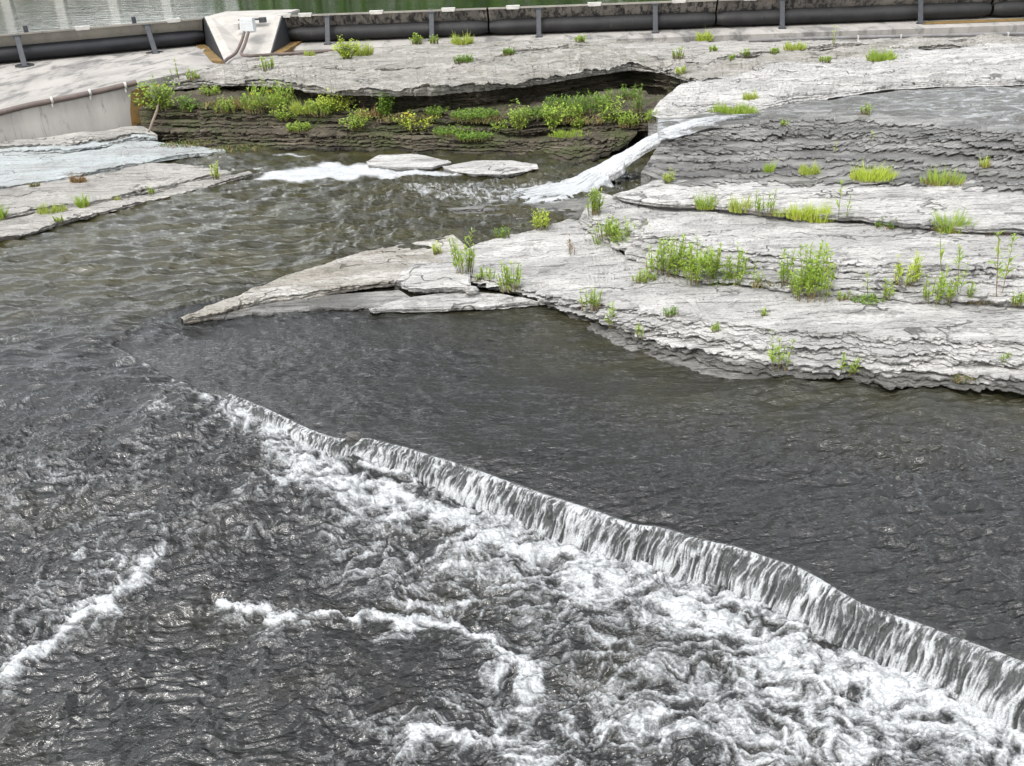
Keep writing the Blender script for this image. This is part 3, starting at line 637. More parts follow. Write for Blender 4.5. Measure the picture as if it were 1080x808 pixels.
# ---- stream on the wet shelf and the chute into the pool
def sheet(name, a, b, n, m, z_amp, foamf, mat, seed):
    A, B = resamp(W(a), n, .03, [q[:2] for q in a]), resamp(W(b), n, .03, [q[:2] for q in b])
    V = np.stack([A * (1 - t) + B * t for t in np.linspace(0, 1, m)])
    x, y = V[..., 0], V[..., 1]
    ii, jj = np.meshgrid(np.linspace(0, 1, n), np.linspace(0, 1, m))
    V[..., 2] += z_amp * fbm(x * .6, y * 1.6, 2, seed) - .12 * (np.clip((jj - .78) / .22, 0, 1) + .25 * fbm(x * 1.3, y * 0, 3, seed + 3) * (jj > .6)) 
    f = foamf(x, y, ii, jj)
    return link(name, grid_mesh(name, V, mat, dict(foam=f, tint=.25 + 0 * x, rip=1.1 + 0 * x)), kind='structure')
sheet('shelf_stream_water', [(694, 126, 2.3), (760, 119, 2.33), (870, 106, 2.35), (1000, 93, 2.355), (1080, 91, 2.36), (R, 87, 2.36)],
      [(694, 144, 2.26), (760, 132, 2.31), (850, 121, 2.335), (950, 126, 2.34), (1080, 138, 2.34), (R, 148, 2.34)], 600, 110, .11,
      lambda x, y, i, j: np.clip(.6 * sstep(.16, .04, i) + sstep(.3, .6, i) * .3 + 1.7 * rdg(x * .8, y * 2.8, 3, 611) - 1.05, 0, 1), M_SHAL, 601)
CH_ = [(800, 121, 2.35), (765, 125, 2.34), (735, 131, 2.31), (705, 140, 2.2), (680, 152, 1.9), (655, 168, 1.5), (630, 185, 1.12), (606, 199, .98), (575, 206, .955), (540, 208, .95)]
c = resamp(W(CH_), 260, .05, [q[:2] for q in CH_]); tan = np.gradient(c, axis=0)[:, :2]; tan /= np.linalg.norm(tan, axis=1, keepdims=True); nr = np.stack([-tan[:, 1], tan[:, 0]], -1)
a = np.linspace(0, 1, 260); wd = np.interp(a, [0, .2, .35, .55, .75, .9, 1], [.22, .34, .38, .5, .8, 1.25, 1.0])
arcs = np.r_[0, np.cumsum(np.linalg.norm(np.diff(c, axis=0), axis=1))]
rows = []; FO = []
for j, s in enumerate(np.linspace(-1, 1, 56)):
    st = fbm(arcs * 1.3, arcs * 0 + s * 9 + .5 * fbm(arcs, arcs * 0, 2, 3), 4, 631, .7)
    r = c.copy(); r[:, :2] += nr * (s * wd * (1 + .2 * fbm(arcs * 2, arcs * 0 + np.sign(s), 3, 633)))[:, None]
    r[:, 2] += .13 * (1 - s * s) * np.interp(a, [0, .2, .9, 1], [.1, 1, .8, .1]) + .05 * st * np.interp(a, [0, .3, 1], [.2, 1, .4]) - .16 * max(0, abs(s) - .75) / .25
    rows.append(r); FO.append(np.clip(np.interp(a, [0, .1, .25, .6, .85, 1], [0, .55, .95, 1.05, 1.1, .7]) + .9 * st - .55 * s ** 4, 0, 1.15))
FO = np.stack(FO)
link('chute_water', grid_mesh('chute_water', np.stack(rows), M_WATER, dict(foam=FO, tint=.1 + 0 * FO, rip=1.2 + 0 * FO)), kind='structure')

# ------------------------------------------------------------------ the dam
ZT = 3.72
TLa, TLb = P(0, 37, ZT), P(217, 19, ZT)
TRa, TRb = P(345, 15, ZT), P(750, 0, ZT)
class Line:
    def __init__(s, a, b):
        s.a = a.copy(); e = (b - a)[:2]; s.len = np.linalg.norm(e); e /= s.len
        s.ex = np.array([e[0], e[1], 0]); s.ey = np.array([-e[1], e[0], 0])
    def pt(s, x, y, z): q = s.a + s.ex * x + s.ey * y; return np.array([q[0], q[1], z])
    def sx(s, u, v): return float(np.dot(PV(u, v, s.a, s.a + s.ex) - s.a, s.ex))
LL, LR = Line(TLa, TLb), Line(TRa, TRb)
AX = lambda l: np.array([l.ex, l.ey, [0, 0, 1.]])
def gate(ln, x0, x1, straps, clips, label, mats, zb=2.42, tilt=.3, lo=-.3, round_plate=False, rim_posts=()):
    o = ln.pt((x0 + x1) / 2, 0, zb)
    t = thing('spillway_gate', label, 'dam gate', o, 'steel gates of the dam')
    n = max(2, int((x1 - x0) / .25)); xs = np.linspace(x0, x1, n)
    def prof(pr, name, mat, sag=0, par=t, endround=0.0):
        pr = np.array(pr); V = np.zeros((len(pr), n, 3))
        for j, x in enumerate(xs):
            e = min(x - x0, x1 - x); k = 1.0
            if endround: k = 1 - .28 * max(0, 1 - e / endround) ** 2
            for i, (y, z) in enumerate(pr):
                c = pr.mean(0); yy = c[0] + (y - c[0]) * k; zz = c[1] + (z - c[1]) * k
                w = sag * gn(x * .8, i * .3, 77) * .5
                V[i, j] = ln.pt(x, yy + w, zz + w * .4) - o
        return link(name, grid_mesh(name, V, mat, sharp=40), par)
    d = ZT - zb
    pnl = [(.0, ZT), (.05, ZT - .06), (.16, ZT - d * .22), (.34, ZT - d * .42), (.6, ZT - d * .62), (.9, ZT - d * .82), (1.3, zb)]
    pnl_back = [(y + .06, z + .02) for (y, z) in pnl[::-1]]
    prof(pnl + pnl_back + pnl[:1], 'panel', mats[0], sag=.03)
    rim = [(-.05, ZT - .055), (-.05, ZT + .02), (.1, ZT + .02), (.1, ZT - .055), (-.05, ZT - .055)]
    prof(rim, 'top_rail', M_PANEL)
    bl = [(.52 + .5 * math.cos(w) * (1.0 if math.cos(w) < 0 else .9), zb + .04 + d * .285 * (1 + math.sin(w))) for w in np.linspace(0, 2 * math.pi, 25)]
    prof(bl, 'air_bladder', mats[1], sag=.05, endround=.8)
    b = MB(); 
    for s in straps:
        m = MB(); p0 = ln.pt(s, -.08, ZT - .12); p1 = ln.pt(s + tilt * .0, lo * .6, zb + .35); p2 = ln.pt(s + tilt * .0, lo * 1.7, zb - .08)
        ax = np.array([ln.ex, ln.ey, [0, 0, 1.]])
        def bar(a, c, w, th):
            dd = c - a; L_ = np.linalg.norm(dd); dz = dd / L_; yy = np.cross(dz, ln.ex); m.box((a + c) / 2, w, th, L_ / 2, np.array([ln.ex, yy, dz]), .008)
        bar(p0, p2, .115, .035)
        m.box(p0 + ln.ey * .03, .16, .08, .07, ax); m.box(p2 + np.array([0, 0, .05]), .17, .13, .06, ax)
        for k in (-1, 1): m.box(p0 - ln.ey * .03 + ln.ex * .085 * k, .02, .03, .02, ax, .004)
        so = m.build('restraining_strap', M_STEEL, t, o)
        if round_plate:
            q = MB(); up = np.array([0, 0, 1.]); w = [p2 + ln.ey * .3 + ln.ex * .42 * math.cos(a) + ln.ey * .42 * math.sin(a) * 1.0 + up * (.02 + .05 * math.sin(a)) for a in np.linspace(0, 2 * math.pi, 12)[:-1]]
            q.prism([x + up * .07 for x in w], w); q.build('anchor_plate', M_RUBST, so, o)
    for s in clips:
        m = MB(); m.box(ln.pt(s, .0, ZT + .03), .33, .1, .065, AX(ln), .012); m.box(ln.pt(s, -.09, ZT - .03), .3, .012, .05, AX(ln), .004); m.build('rail_clip', M_PALE, t, o)
    for s in rim_posts:
        m = MB(); m.box(ln.pt(s, .02, ZT + .16), .1, .05, .16, AX(ln), .02); m.build('rail_hinge', M_STEEL, t, o)
    return t
LS = lambda u: LL.sx(u, 37 - u * 18 / 217)
RS = lambda u: LR.sx(u, 15 - (u - 345) * 15 / 405)
gate(LL, LS(-240), LS(213), [LS(17), LS(154), LS(-130)], [LS(87), LS(183), LS(-50)], 'long smooth beige gate with fat black tube, left of the concrete pier', (M_PANEL, M_RUBBER), zb=2.45, lo=-.85, round_plate=True, rim_posts=[LS(28), LS(142)])
RG = [(299, 513, [345, 455], [300, 322, 397, 473], 'stained gate with torn grey bladder just right of the concrete pier'),
      (515, 756, [568, 691], [541, 627, 716], 'grey stained gate with two straps behind the top of the undercut rock'),
      (758, 1051, [825, 971], [791, 900, 1010], 'long dark gate with two straps above the pale stepped slabs'),
      (1054, 1330, [1115, 1250], [1080, 1180, 1290], 'dark gate end cut off by the right edge of the photo')]
for a_, b_, st_, cl_, lab in RG:
    gate(LR, RS(a_), RS(b_), [RS(x) for x in st_], [RS(x) for x in cl_], lab, (M_PANELD, M_RUBST), zb=2.42, lo=-.35)
# aprons
def apron(name, ln, x0, x1, label, prof, mat, edge=None):
    n = 60; xs = np.linspace(x0, x1, n); V = np.stack([[ln.pt(x, y, z) for x in xs] for (y, z) in prof])
    o = link(name, grid_mesh(name, V, mat, sharp=30)); return tag(o, label, 'dam apron')
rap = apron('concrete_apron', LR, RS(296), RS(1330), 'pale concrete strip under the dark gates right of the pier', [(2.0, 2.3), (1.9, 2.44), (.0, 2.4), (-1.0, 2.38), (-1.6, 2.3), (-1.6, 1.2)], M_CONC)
m = MB()
pts = [LR.pt(RS(x), -.05 - .9 * k, 2.404 - .02 * k + .006) for k in (0, 1) for x in ((978, 1000, 1030, 1060, 1080, 1130) if k == 0 else (1130, 1085, 1050, 1020, 990, 970))]
m.quad(*[p + np.array([0, 0, .01]) for p in pts]); ro = m.build('rust_seep', M_RUST, rap)
WF0, WF1 = P(0, 152, 1.15), P(142, 134, 1.15)
def wallpt(u, v): return PV(u, v, WF0, WF1)
pw = [wallpt(u, v) for u, v in ((-160, 154), (0, 118), (70, 103), (143, 87))]
# left apron and retaining wall in one concrete body
n = 40
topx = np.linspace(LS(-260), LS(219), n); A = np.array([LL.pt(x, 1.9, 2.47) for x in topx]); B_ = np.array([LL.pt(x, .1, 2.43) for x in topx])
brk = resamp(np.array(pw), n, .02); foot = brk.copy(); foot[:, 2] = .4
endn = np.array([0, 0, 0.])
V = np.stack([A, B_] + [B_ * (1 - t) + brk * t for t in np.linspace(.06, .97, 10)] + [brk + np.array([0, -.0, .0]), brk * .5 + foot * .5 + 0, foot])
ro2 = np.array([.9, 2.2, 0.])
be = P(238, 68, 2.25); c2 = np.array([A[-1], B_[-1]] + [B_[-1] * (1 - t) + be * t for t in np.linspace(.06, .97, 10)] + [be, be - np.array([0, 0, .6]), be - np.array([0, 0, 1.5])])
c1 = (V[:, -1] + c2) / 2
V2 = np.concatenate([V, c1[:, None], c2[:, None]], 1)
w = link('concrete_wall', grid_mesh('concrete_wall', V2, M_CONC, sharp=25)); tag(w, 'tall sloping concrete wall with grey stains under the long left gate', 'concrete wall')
V = np.stack([brk + np.array([0.03, -.06, -.02]), brk * .5 + foot * .5 + np.array([.03, -.06, 0]), foot + np.array([.03, -.06, 0])])
V = np.concatenate([V, V[:, -1:] + np.array([.3, .9, 0])], 1)
link('wall_face', grid_mesh('wall_face', V, M_CONCW, sharp=25), w)
m = MB(); rs_ = np.array([wallpt(u, v) for u, v in ((138, 96), (146, 92), (150, 110), (151, 128), (139, 134), (137, 116))]) + np.array([.05, -.12, 0])
m.prism(rs_, rs_ + np.array([.2, .5, 0])); m.build('rust_edge', M_RUST, w)
pp = np.array([wallpt(u, v) for u, v in ((-160, 157), (0, 120.5), (30, 112.5), (70, 105), (110, 96.5), (146, 88))]) + np.array([0, -.16, .06])
pt = thing('drain_pipe', 'brown pipe running along the top of the left concrete wall', 'pipe', pp[2]); m = MB(); m.tube(resamp(pp, 40, .05), .1, 12); m.build('pipe', M_PIPE, pt, pp[2], smooth=40)
for u, v in ((57, 106.5), (97, 98.5), (134, 91)):
    q = wallpt(u, v) + np.array([0, -.16, .06]); m = MB(); e = (pp[4] - pp[2]); e /= np.linalg.norm(e); m.tube([q - e * .04, q + e * .04], .125, 12); m.box(q + np.array([0, -.02, -.16]), .03, .05, .08); m.build('pipe_bracket', M_PALE, pt, pp[2])
# pier
pl, pr = LL.pt(LS(216), 0, ZT + .06), LR.pt(RS(297), 0, ZT + .06)
bl_, br_ = P(238, 67, 2.3), P(284, 60, 2.3)
LP = Line(pl, pr)
pier = thing('concrete_pier', 'pale sloping concrete pier carrying the grey junction box', 'dam pier', (bl_ + br_) / 2); po = (bl_ + br_) / 2
tl2, tr2 = pl + LP.ex * .35, pr - LP.ex * .45
ml, mr = (pl * .38 + bl_ * .62) , (pr * .38 + br_ * .62)
gl, gr = LL.pt(LS(216), 1.2, 2.2), LR.pt(RS(299), 1.2, 2.2)
back = LP.ey * 2.6
m = MB()
i1, i2 = bl_ + LP.ex * .55 - LP.ey * .1, br_ - LP.ex * .5 - LP.ey * .1
m.quad(tl2, tr2, i2, i1)                                   # main sloping face
m.quad(pl, tl2, i1, bl_); m.quad(tr2, pr, br_, i2)         # chamfered corners
lo_ = np.array([0, 0, -1.2])
m.quad(pl, bl_, gl); m.quad(pr, gr, br_); m.quad(pl, gl, gl + back, pl + back); m.quad(pr, pr + back, gr + back, gr); m.quad(pl, pl + back, pr + back, pr, tr2, tl2)
m.quad(bl_, i1, i1 + lo_, bl_ + lo_); m.quad(i1, i2, i2 + lo_, i1 + lo_); m.quad(i2, br_, br_ + lo_, i2 + lo_)
m.build('body', M_PIER, pier, po, normals=False)
sp = MB(); a0 = -LP.ex * .03; sp.prism([pl + a0, bl_ * .93 + pl * .07 + a0, gl + a0 * 1.5], [pl - LP.ex * .07, bl_ * .93 + pl * .07 - LP.ex * .07, gl - LP.ex * .08]); sp.build('side_seal', M_RUBBER, pier, po)
sp = MB(); a0 = LP.ex * .03; sp.prism([pr + a0, br_ * .93 + pr * .07 + a0, gr + a0 * 1.5], [pr + LP.ex * .07, br_ * .93 + pr * .07 + LP.ex * .07, gr + LP.ex * .08]); sp.build('side_seal', M_STEEL, pier, po)
for gx in (gl, gr):
    s_ = -1 if gx is gl else 1
    e0 = bl_ if gx is gl else br_
    q = MB(); k = LP.ex * s_
    q.prism([gx + k * .1 + np.array([0, 0, .28]), e0 + k * .1 + np.array([0, 0, .12]), e0 + k * .62 + np.array([0, 0, .14]), gx + k * .62 + np.array([0, 0, .3])], [gx + k * .1, e0 + k * .1 - np.array([0, 0, .3]), e0 + k * .62 - np.array([0, 0, .3]), gx + k * .62])
    q.build('rusty_gutter', M_RUST, pier, po)
fn = np.cross(tr2 - tl2, i1 - tl2); fn /= np.linalg.norm(fn); fn = fn if fn[1] < 0 else -fn
def onpier(u, v, d=0.0):
    r_ = ray(u, v); t = np.dot(fn, tl2 + fn * d - CAM) / np.dot(fn, r_); return CAM + r_ * t
jb = thing('junction_box', 'light grey electrical box with two conduits on the pier', 'electrical box', onpier(262, 27))
jo = onpier(262, 27); ax = np.array([LP.ex, LP.ey, [0, 0, 1.]])
def at_front(u, v, off): return onpier(u, v, off)
m = MB(); m.box(at_front(261.5, 26.5, .45), .3, .2, .32, ax, .02); m.build('box', M_GALV, jb, jo)
m = MB(); m.box(at_front(261.5, 26.5, .62), .25, .03, .27, ax, .01); m.build('lid', M_GALV, jb, jo)
m = MB(); m.box(at_front(249.5, 28, .18), .12, .1, .14, ax, .015); m.build('small_box', M_PALE, jb, jo)
m = MB(); m.box(at_front(263, 20.5, .2), .48, .2, .03, ax, .008); m.box(at_front(277, 21, .15), .16, .12, .12, ax, .02); m.build('bracket', M_STEEL, jb, jo)
m = MB(); m.tube(resamp(np.array([at_front(257.5, 34, .4), at_front(255, 43, .25), at_front(252, 50, .18), at_front(248, 57, .14), at_front(240, 62, .14), P(236, 65.5, 2.42)]), 30, .12), .07, 10); m.build('conduit', M_PIPE, jb, jo, smooth=50)
m = MB(); m.tube(resamp(np.array([at_front(262, 34, .4), at_front(259.5, 43, .25), at_front(257, 50, .18), at_front(254, 56, .16), at_front(256, 58.5, .16), at_front(264, 59, .16), P(290, 57.5, 2.5), P(318, 56, 2.48), P(352, 53.5, 2.46)]), 60, .04), .07, 10); m.build('conduit', M_PIPE, jb, jo, smooth=50)
gp = W([(790, 43, 2.52), (860, 40.5, 2.52), (970, 38, 2.52), (1080, 35.5, 2.52), (1300, 31, 2.52)])
pt = thing('service_pipe', 'long grey pipe lying on the rock below the right-hand gates', 'pipe', gp[1]); m = MB(); m.tube(resamp(gp, 60, .04), .075, 10); m.build('pipe', M_GPIPE, pt, gp[1], smooth=40)
for u in (905, 950, 1063):
    q = np.array([np.interp(u, [860, 970, 1080], [gp[1][k], gp[2][k], gp[3][k]]) for k in range(3)]); m = MB(); m.box(q + np.array([0, -.03, -.02]), .03, .06, .1); m.build('pipe_bracket', M_PALE, pt, gp[1])

# ------------------------------------------------------------------ reservoir and what it mirrors
rv = [LL.pt(-160, .08, ZT - .03), LL.pt(LS(217), .08, ZT - .03), LR.pt(RS(297), .08, ZT - .03), LR.pt(160, .08, ZT - .03)]
rows = []
for k in np.linspace(0, 1, 40):
    rr = []
    for q in resamp(np.array(rv), 120, 0): 
        far = np.array([q[0] * 1.5, 190, ZT - .03]); rr.append(q * (1 - k ** 2) + far * k ** 2)
    rows.append(rr)
V = np.array(rows); o1 = np.ones(V.shape[:2])
link('reservoir_water', grid_mesh('reservoir_water', V, M_RES, dict(foam=o1 * 0, tint=o1 * .5, rip=o1)), kind='structure')
bk = MB(); bk.prism([(-330, 188, 2), (330, 188, 2), (330, 188, 4.4), (-330, 188, 4.4)], [(-330, 900, 2), (330, 900, 2), (330, 900, 9), (-330, 900, 9)])
bk.build('far_bank', L_TREE, kind='structure')
tm = MB(); tr_ = random.Random(5)
for k in range(46):
    x = -52 + k * 5.2 + tr_.uniform(-2, 2); y = 196 + tr_.uniform(-3, 14); h = tr_.uniform(24, 38)
    tm.tube([(x, y, 3), (x + .3, y, h * .5), (x, y, h * .85)], [.5, .35, .1], 6)
    for i in range(430):
        a = tr_.uniform(0, 2 * math.pi); zz = tr_.random() ** .8; r = 7 * math.sin(math.pi * min(1, .12 + zz * .86)) ** .6 * tr_.random() ** .4
        c = np.array([x + r * math.cos(a), y + r * math.sin(a) * .8, 4.2 + zz * h]); d1 = np.array([tr_.gauss(0, 1) for _ in range(3)]); d1 /= np.linalg.norm(d1); d2 = np.cross(d1, [tr_.gauss(0, 1) for _ in range(3)]); d2 /= np.linalg.norm(d2)
        s = tr_.uniform(.7, 1.5); tm.quad(c - d1 * s, c + d2 * s * .7, c + d1 * s, c - d2 * s * .7)
tl = tm.build('far_treeline', L_TREE, kind='stuff', normals=False)
tag(tl, 'dark green wood on the far bank mirrored in the reservoir', 'trees')
bd = thing('waterside_building', 'pale columned building mirrored in the reservoir at far left', 'building', (-85, 200, 4))
bo = (-85, 200, 4)
m = MB(); m.box((-88, 206, 12), 30, 8, 8, bev=.2); m.build('wall', M_PALE, bd, bo)
for x in (-112, -102, -92, -82, -72, -62):
    m = MB(); m.box((x, 194, 11), .9, .9, 7, bev=.1); m.build('column', M_PALE, bd, bo)
m = MB(); m.box((-87, 196, 18.6), 31, 4, .7, bev=.1); m.build('roof', M_CONC, bd, bo)


# ------------------------------------------------------------------ plants
bpy.context.view_layer.update()
DG = bpy.context.evaluated_depsgraph_get()
def ground(u, v):
    d = Vector(ray(u, v)).normalized(); hit, loc, nr_, i, ob, mx = scene.ray_cast(DG, Vector(CAM), d)
    return np.array(loc)
PR = random.Random(77)
def rv(a, b): return PR.uniform(a, b)
def blade(mb, p, d, length, w, bend, segs=3, m=0):
    p = np.array(p, float); d = np.array(d, float); d /= np.linalg.norm(d); side = np.cross(d, [0, 0, 1.]); 
    if np.linalg.norm(side) < 1e-3: side = np.array([1., 0, 0])
    side /= np.linalg.norm(side); a = PR.uniform(0, 6.28); side = side * math.cos(a) + np.cross(d, side) * math.sin(a)
    pts = [p]; q = p.copy(); dd = d.copy()
    for k in range(segs):
        q = q + dd * length / segs; dd = dd + np.array([d[0] * bend, d[1] * bend, -bend * .8]) / segs; dd /= np.linalg.norm(dd); pts.append(q.copy())
    b = len(mb.v)
    for k, q in enumerate(pts):
        ww = w * (1 - (k / segs) ** 1.5) * .5 + .0008; mb.v += [tuple(q - side * ww), tuple(q + side * ww)]
    for k in range(segs): mb.f.append((b + 2 * k, b + 2 * k + 1, b + 2 * k + 3, b + 2 * k + 2)); mb.m.append(m)
    return pts
def leaf(mb, p, d, length, w, m=0):
    d = np.array(d, float); d /= np.linalg.norm(d) + 1e-9; s = np.cross(d, [0, 0, 1.]); s /= np.linalg.norm(s) + 1e-6; n = np.cross(s, d)
    tip = p + d * length + np.array([0, 0, -length * rv(.05, .35)]); midp = p + d * length * .5 + n * length * .05
    b = len(mb.v); mb.v += [tuple(p), tuple(midp - s * w * .5 + n * w * .12), tuple(tip), tuple(midp + s * w * .5 + n * w * .12), tuple(midp)]
    mb.f += [(b, b + 4, b + 1), (b + 4, b + 2, b + 1), (b, b + 3, b + 4), (b + 4, b + 3, b + 2)]; mb.m += [m] * 4
def rdir(tilt):
    a = rv(0, 6.283); return np.array([math.cos(a) * tilt, math.sin(a) * tilt, 1.0])
CATS = dict(weed='weed', grass='grass tuft', bush='bush', stalk='weed', moss='moss')
def plant(kind, u, v, hpx, wpx, label, leafm=None, dense=1.0, flowers=0, dry=0.0, name=None, group=None):
    o = ground(u, v); s = mpp(o); h = hpx * s * 1.04; r = wpx * s * .5
    leafm = leafm or L_MID
    names = dict(weed='weed_clump', grass='grass_tuft', bush='leafy_bush', stalk='tall_weed', moss='moss_patch')
    t = thing(name or names[kind], label, CATS[kind], o, group or {'weed': 'weeds growing on the rock', 'grass': 'grass tufts growing on the rock', 'bush': 'bushes on the rock', 'stalk': 'tall single weeds on the rock', 'moss': 'moss on the rock'}[kind])
    LV, ST, DR, FL = MB(), MB(), MB(), MB()
    lw = max(.012, s * 1.2)
    if kind == 'grass':
        n = int((90 + 1250 * r) * dense)
        for i in range(n):
            a = rv(0, 6.283); q = r * math.sqrt(PR.random()); p = np.array([q * math.cos(a) + .25 * r * gn(a * 2, q * 9, 5), q * math.sin(a) * .7, -.02])
            hh = h * rv(.3, 1.0) * (.75 + .5 * float(gn(p[0] * 5 / (r + .05), 1.5, 9)) + (.35 if PR.random() < .08 else 0)) * (1 - .35 * (q / (r + 1e-6)) ** 2); d = np.array([p[0] / (r + 1e-6) * .3 + rv(-.22, .22), p[1] / (r + 1e-6) * .3 + rv(-.22, .22), 1])
            if PR.random() < .13 + dry * .5: blade(DR, p, d * np.array([1.7, 1.7, 1]), hh * rv(.35, .8), lw * .8, rv(.3, 1.2))
            else: blade(LV, p, d, hh, lw * rv(.45, .8), rv(.1, .7))
    elif kind in ('weed', 'stalk'):
        ns = max(2, int((4 + 20 * r / max(h, .1)) * dense * (1 + r * 2))) if kind == 'weed' else max(1, int(dense + .5))
        for i in range(ns):
            a = rv(0, 6.283); q = r * math.sqrt(PR.random()) * .85; p = np.array([q * math.cos(a), q * math.sin(a) * .7, -.03])
            hh = h * (rv(.4, 1.0) if i else 1.0) * (1 - .3 * (q / (r + 1e-6)) ** 2)
            d = np.array([p[0] / (r + .05) * .22 + rv(-.12, .12), p[1] / (r + .05) * .2 + rv(-.1, .1), 1])
            pts = blade(ST, p, d, hh, lw * .7, rv(-.1, .25), 4); pts2 = blade(ST, p, d, hh * .97, lw * .7, rv(-.1, .2), 4)
            nl = int(max(6, hh / (s * (1.5 if kind == 'weed' else 2.1))))
            for k in range(nl):
                f = rv(.12, 1.0) ** .8; j = min(3, int(f * 4)); g = f * 4 - j; b = pts[j] * (1 - g) + pts[j + 1] * g
                az = k * 2.4 + i; el = rv(.5, 1.7); L_ = (hh * .18 + s * 3.6) * (1.2 - .75 * f) * rv(.7, 1.3)
                leaf(LV, b, [math.cos(az), math.sin(az), el], L_, max(L_ * .2, lw))
            if kind == 'weed' and PR.random() < .3 + dry: blade(DR, p, d + np.array([rv(-.5, .5), rv(-.3, .3), 0]), hh * rv(.3, .7), lw * .7, rv(.2, .9))
    elif kind == 'bush':
        ns = int(10 * dense) + 4
        for i in range(ns):
            a = rv(0, 6.283); q = r * math.sqrt(PR.random()) * .35; p = np.array([q * math.cos(a), q * math.sin(a) * .6, -.03])
            tx, ty = rv(-1, 1) * r, rv(-1, 1) * r * .7; hh = h * rv(.55, 1.0) * (1 - .35 * abs(tx) / (r + 1e-6)); d = np.array([tx, ty, hh])
            pts = blade(ST, p, d, np.linalg.norm(d), lw * .9, rv(.0, .2), 4); blade(ST, p, d, np.linalg.norm(d), lw * .9, 0.1, 4)
            for k in range(int(26 * dense)):
                f = rv(.2, 1.05); j = min(3, int(f * 4)); g = f * 4 - j; b = pts[j] * (1 - g) + pts[j + 1] * g + np.array([rv(-1, 1), rv(-1, 1), rv(-.6, .6)]) * r * .16
                az = rv(0, 6.283); L_ = rv(2.2, 4.2) * s * (1 + .25 * (h > 1)); leaf(LV, b, [math.cos(az), math.sin(az), rv(-.2, .9)], L_, L_ * .5)
    elif kind == 'moss':
        for i in range(int(90 * dense + 240 * r)):
            a = rv(0, 6.283); q = r * math.sqrt(PR.random()); x, y = q * math.cos(a), q * math.sin(a) * .5
            leaf(LV, np.array([x, y, rv(-.01, h * .5)]), rdir(rv(.3, 2)), rv(.6, 1.2) * s * 2.2, s * 1.4)
            if PR.random() < .2: blade(DR, np.array([x, y, 0]), rdir(.6), h, lw * .7, .5)
    for k in range(flowers):
        a = rv(0, 6.283); q = r * rv(.1, .7); c = np.array([q * math.cos(a), -r * .3 + q * math.sin(a) * .4, h * rv(.5, .85)])
        for j in range(7): leaf(FL, c + np.array([rv(-1, 1), rv(-1, 1), rv(-1, 1)]) * s * 1.2, rdir(1.3), s * 2.4, s * 1.7)
    stem_m = L_RED if dry > .8 else L_STEM
    def join(src, mi):
        n = len(LV.v); LV.v += src.v; LV.f += [tuple(i + n for i in f) for f in src.f]; LV.m += [mi] * len(src.f); src.f = []
    ms = [leafm]
    if ST.f: join(ST, len(ms)); ms.append(stem_m)
    if DR.f and len(DR.f) < 3 * 12: join(DR, len(ms)); ms.append(L_DRY)
    LV.build('leaves', ms, t, normals=False)  # stems and sparse dry blades are joined in
    if DR.f: DR.build('dry_blades', L_DRY, t, normals=False)  # dry blades and bent stalks, many loose pieces
    if FL.f: FL.build('blossoms', L_FLOW, t, normals=False)
    return t

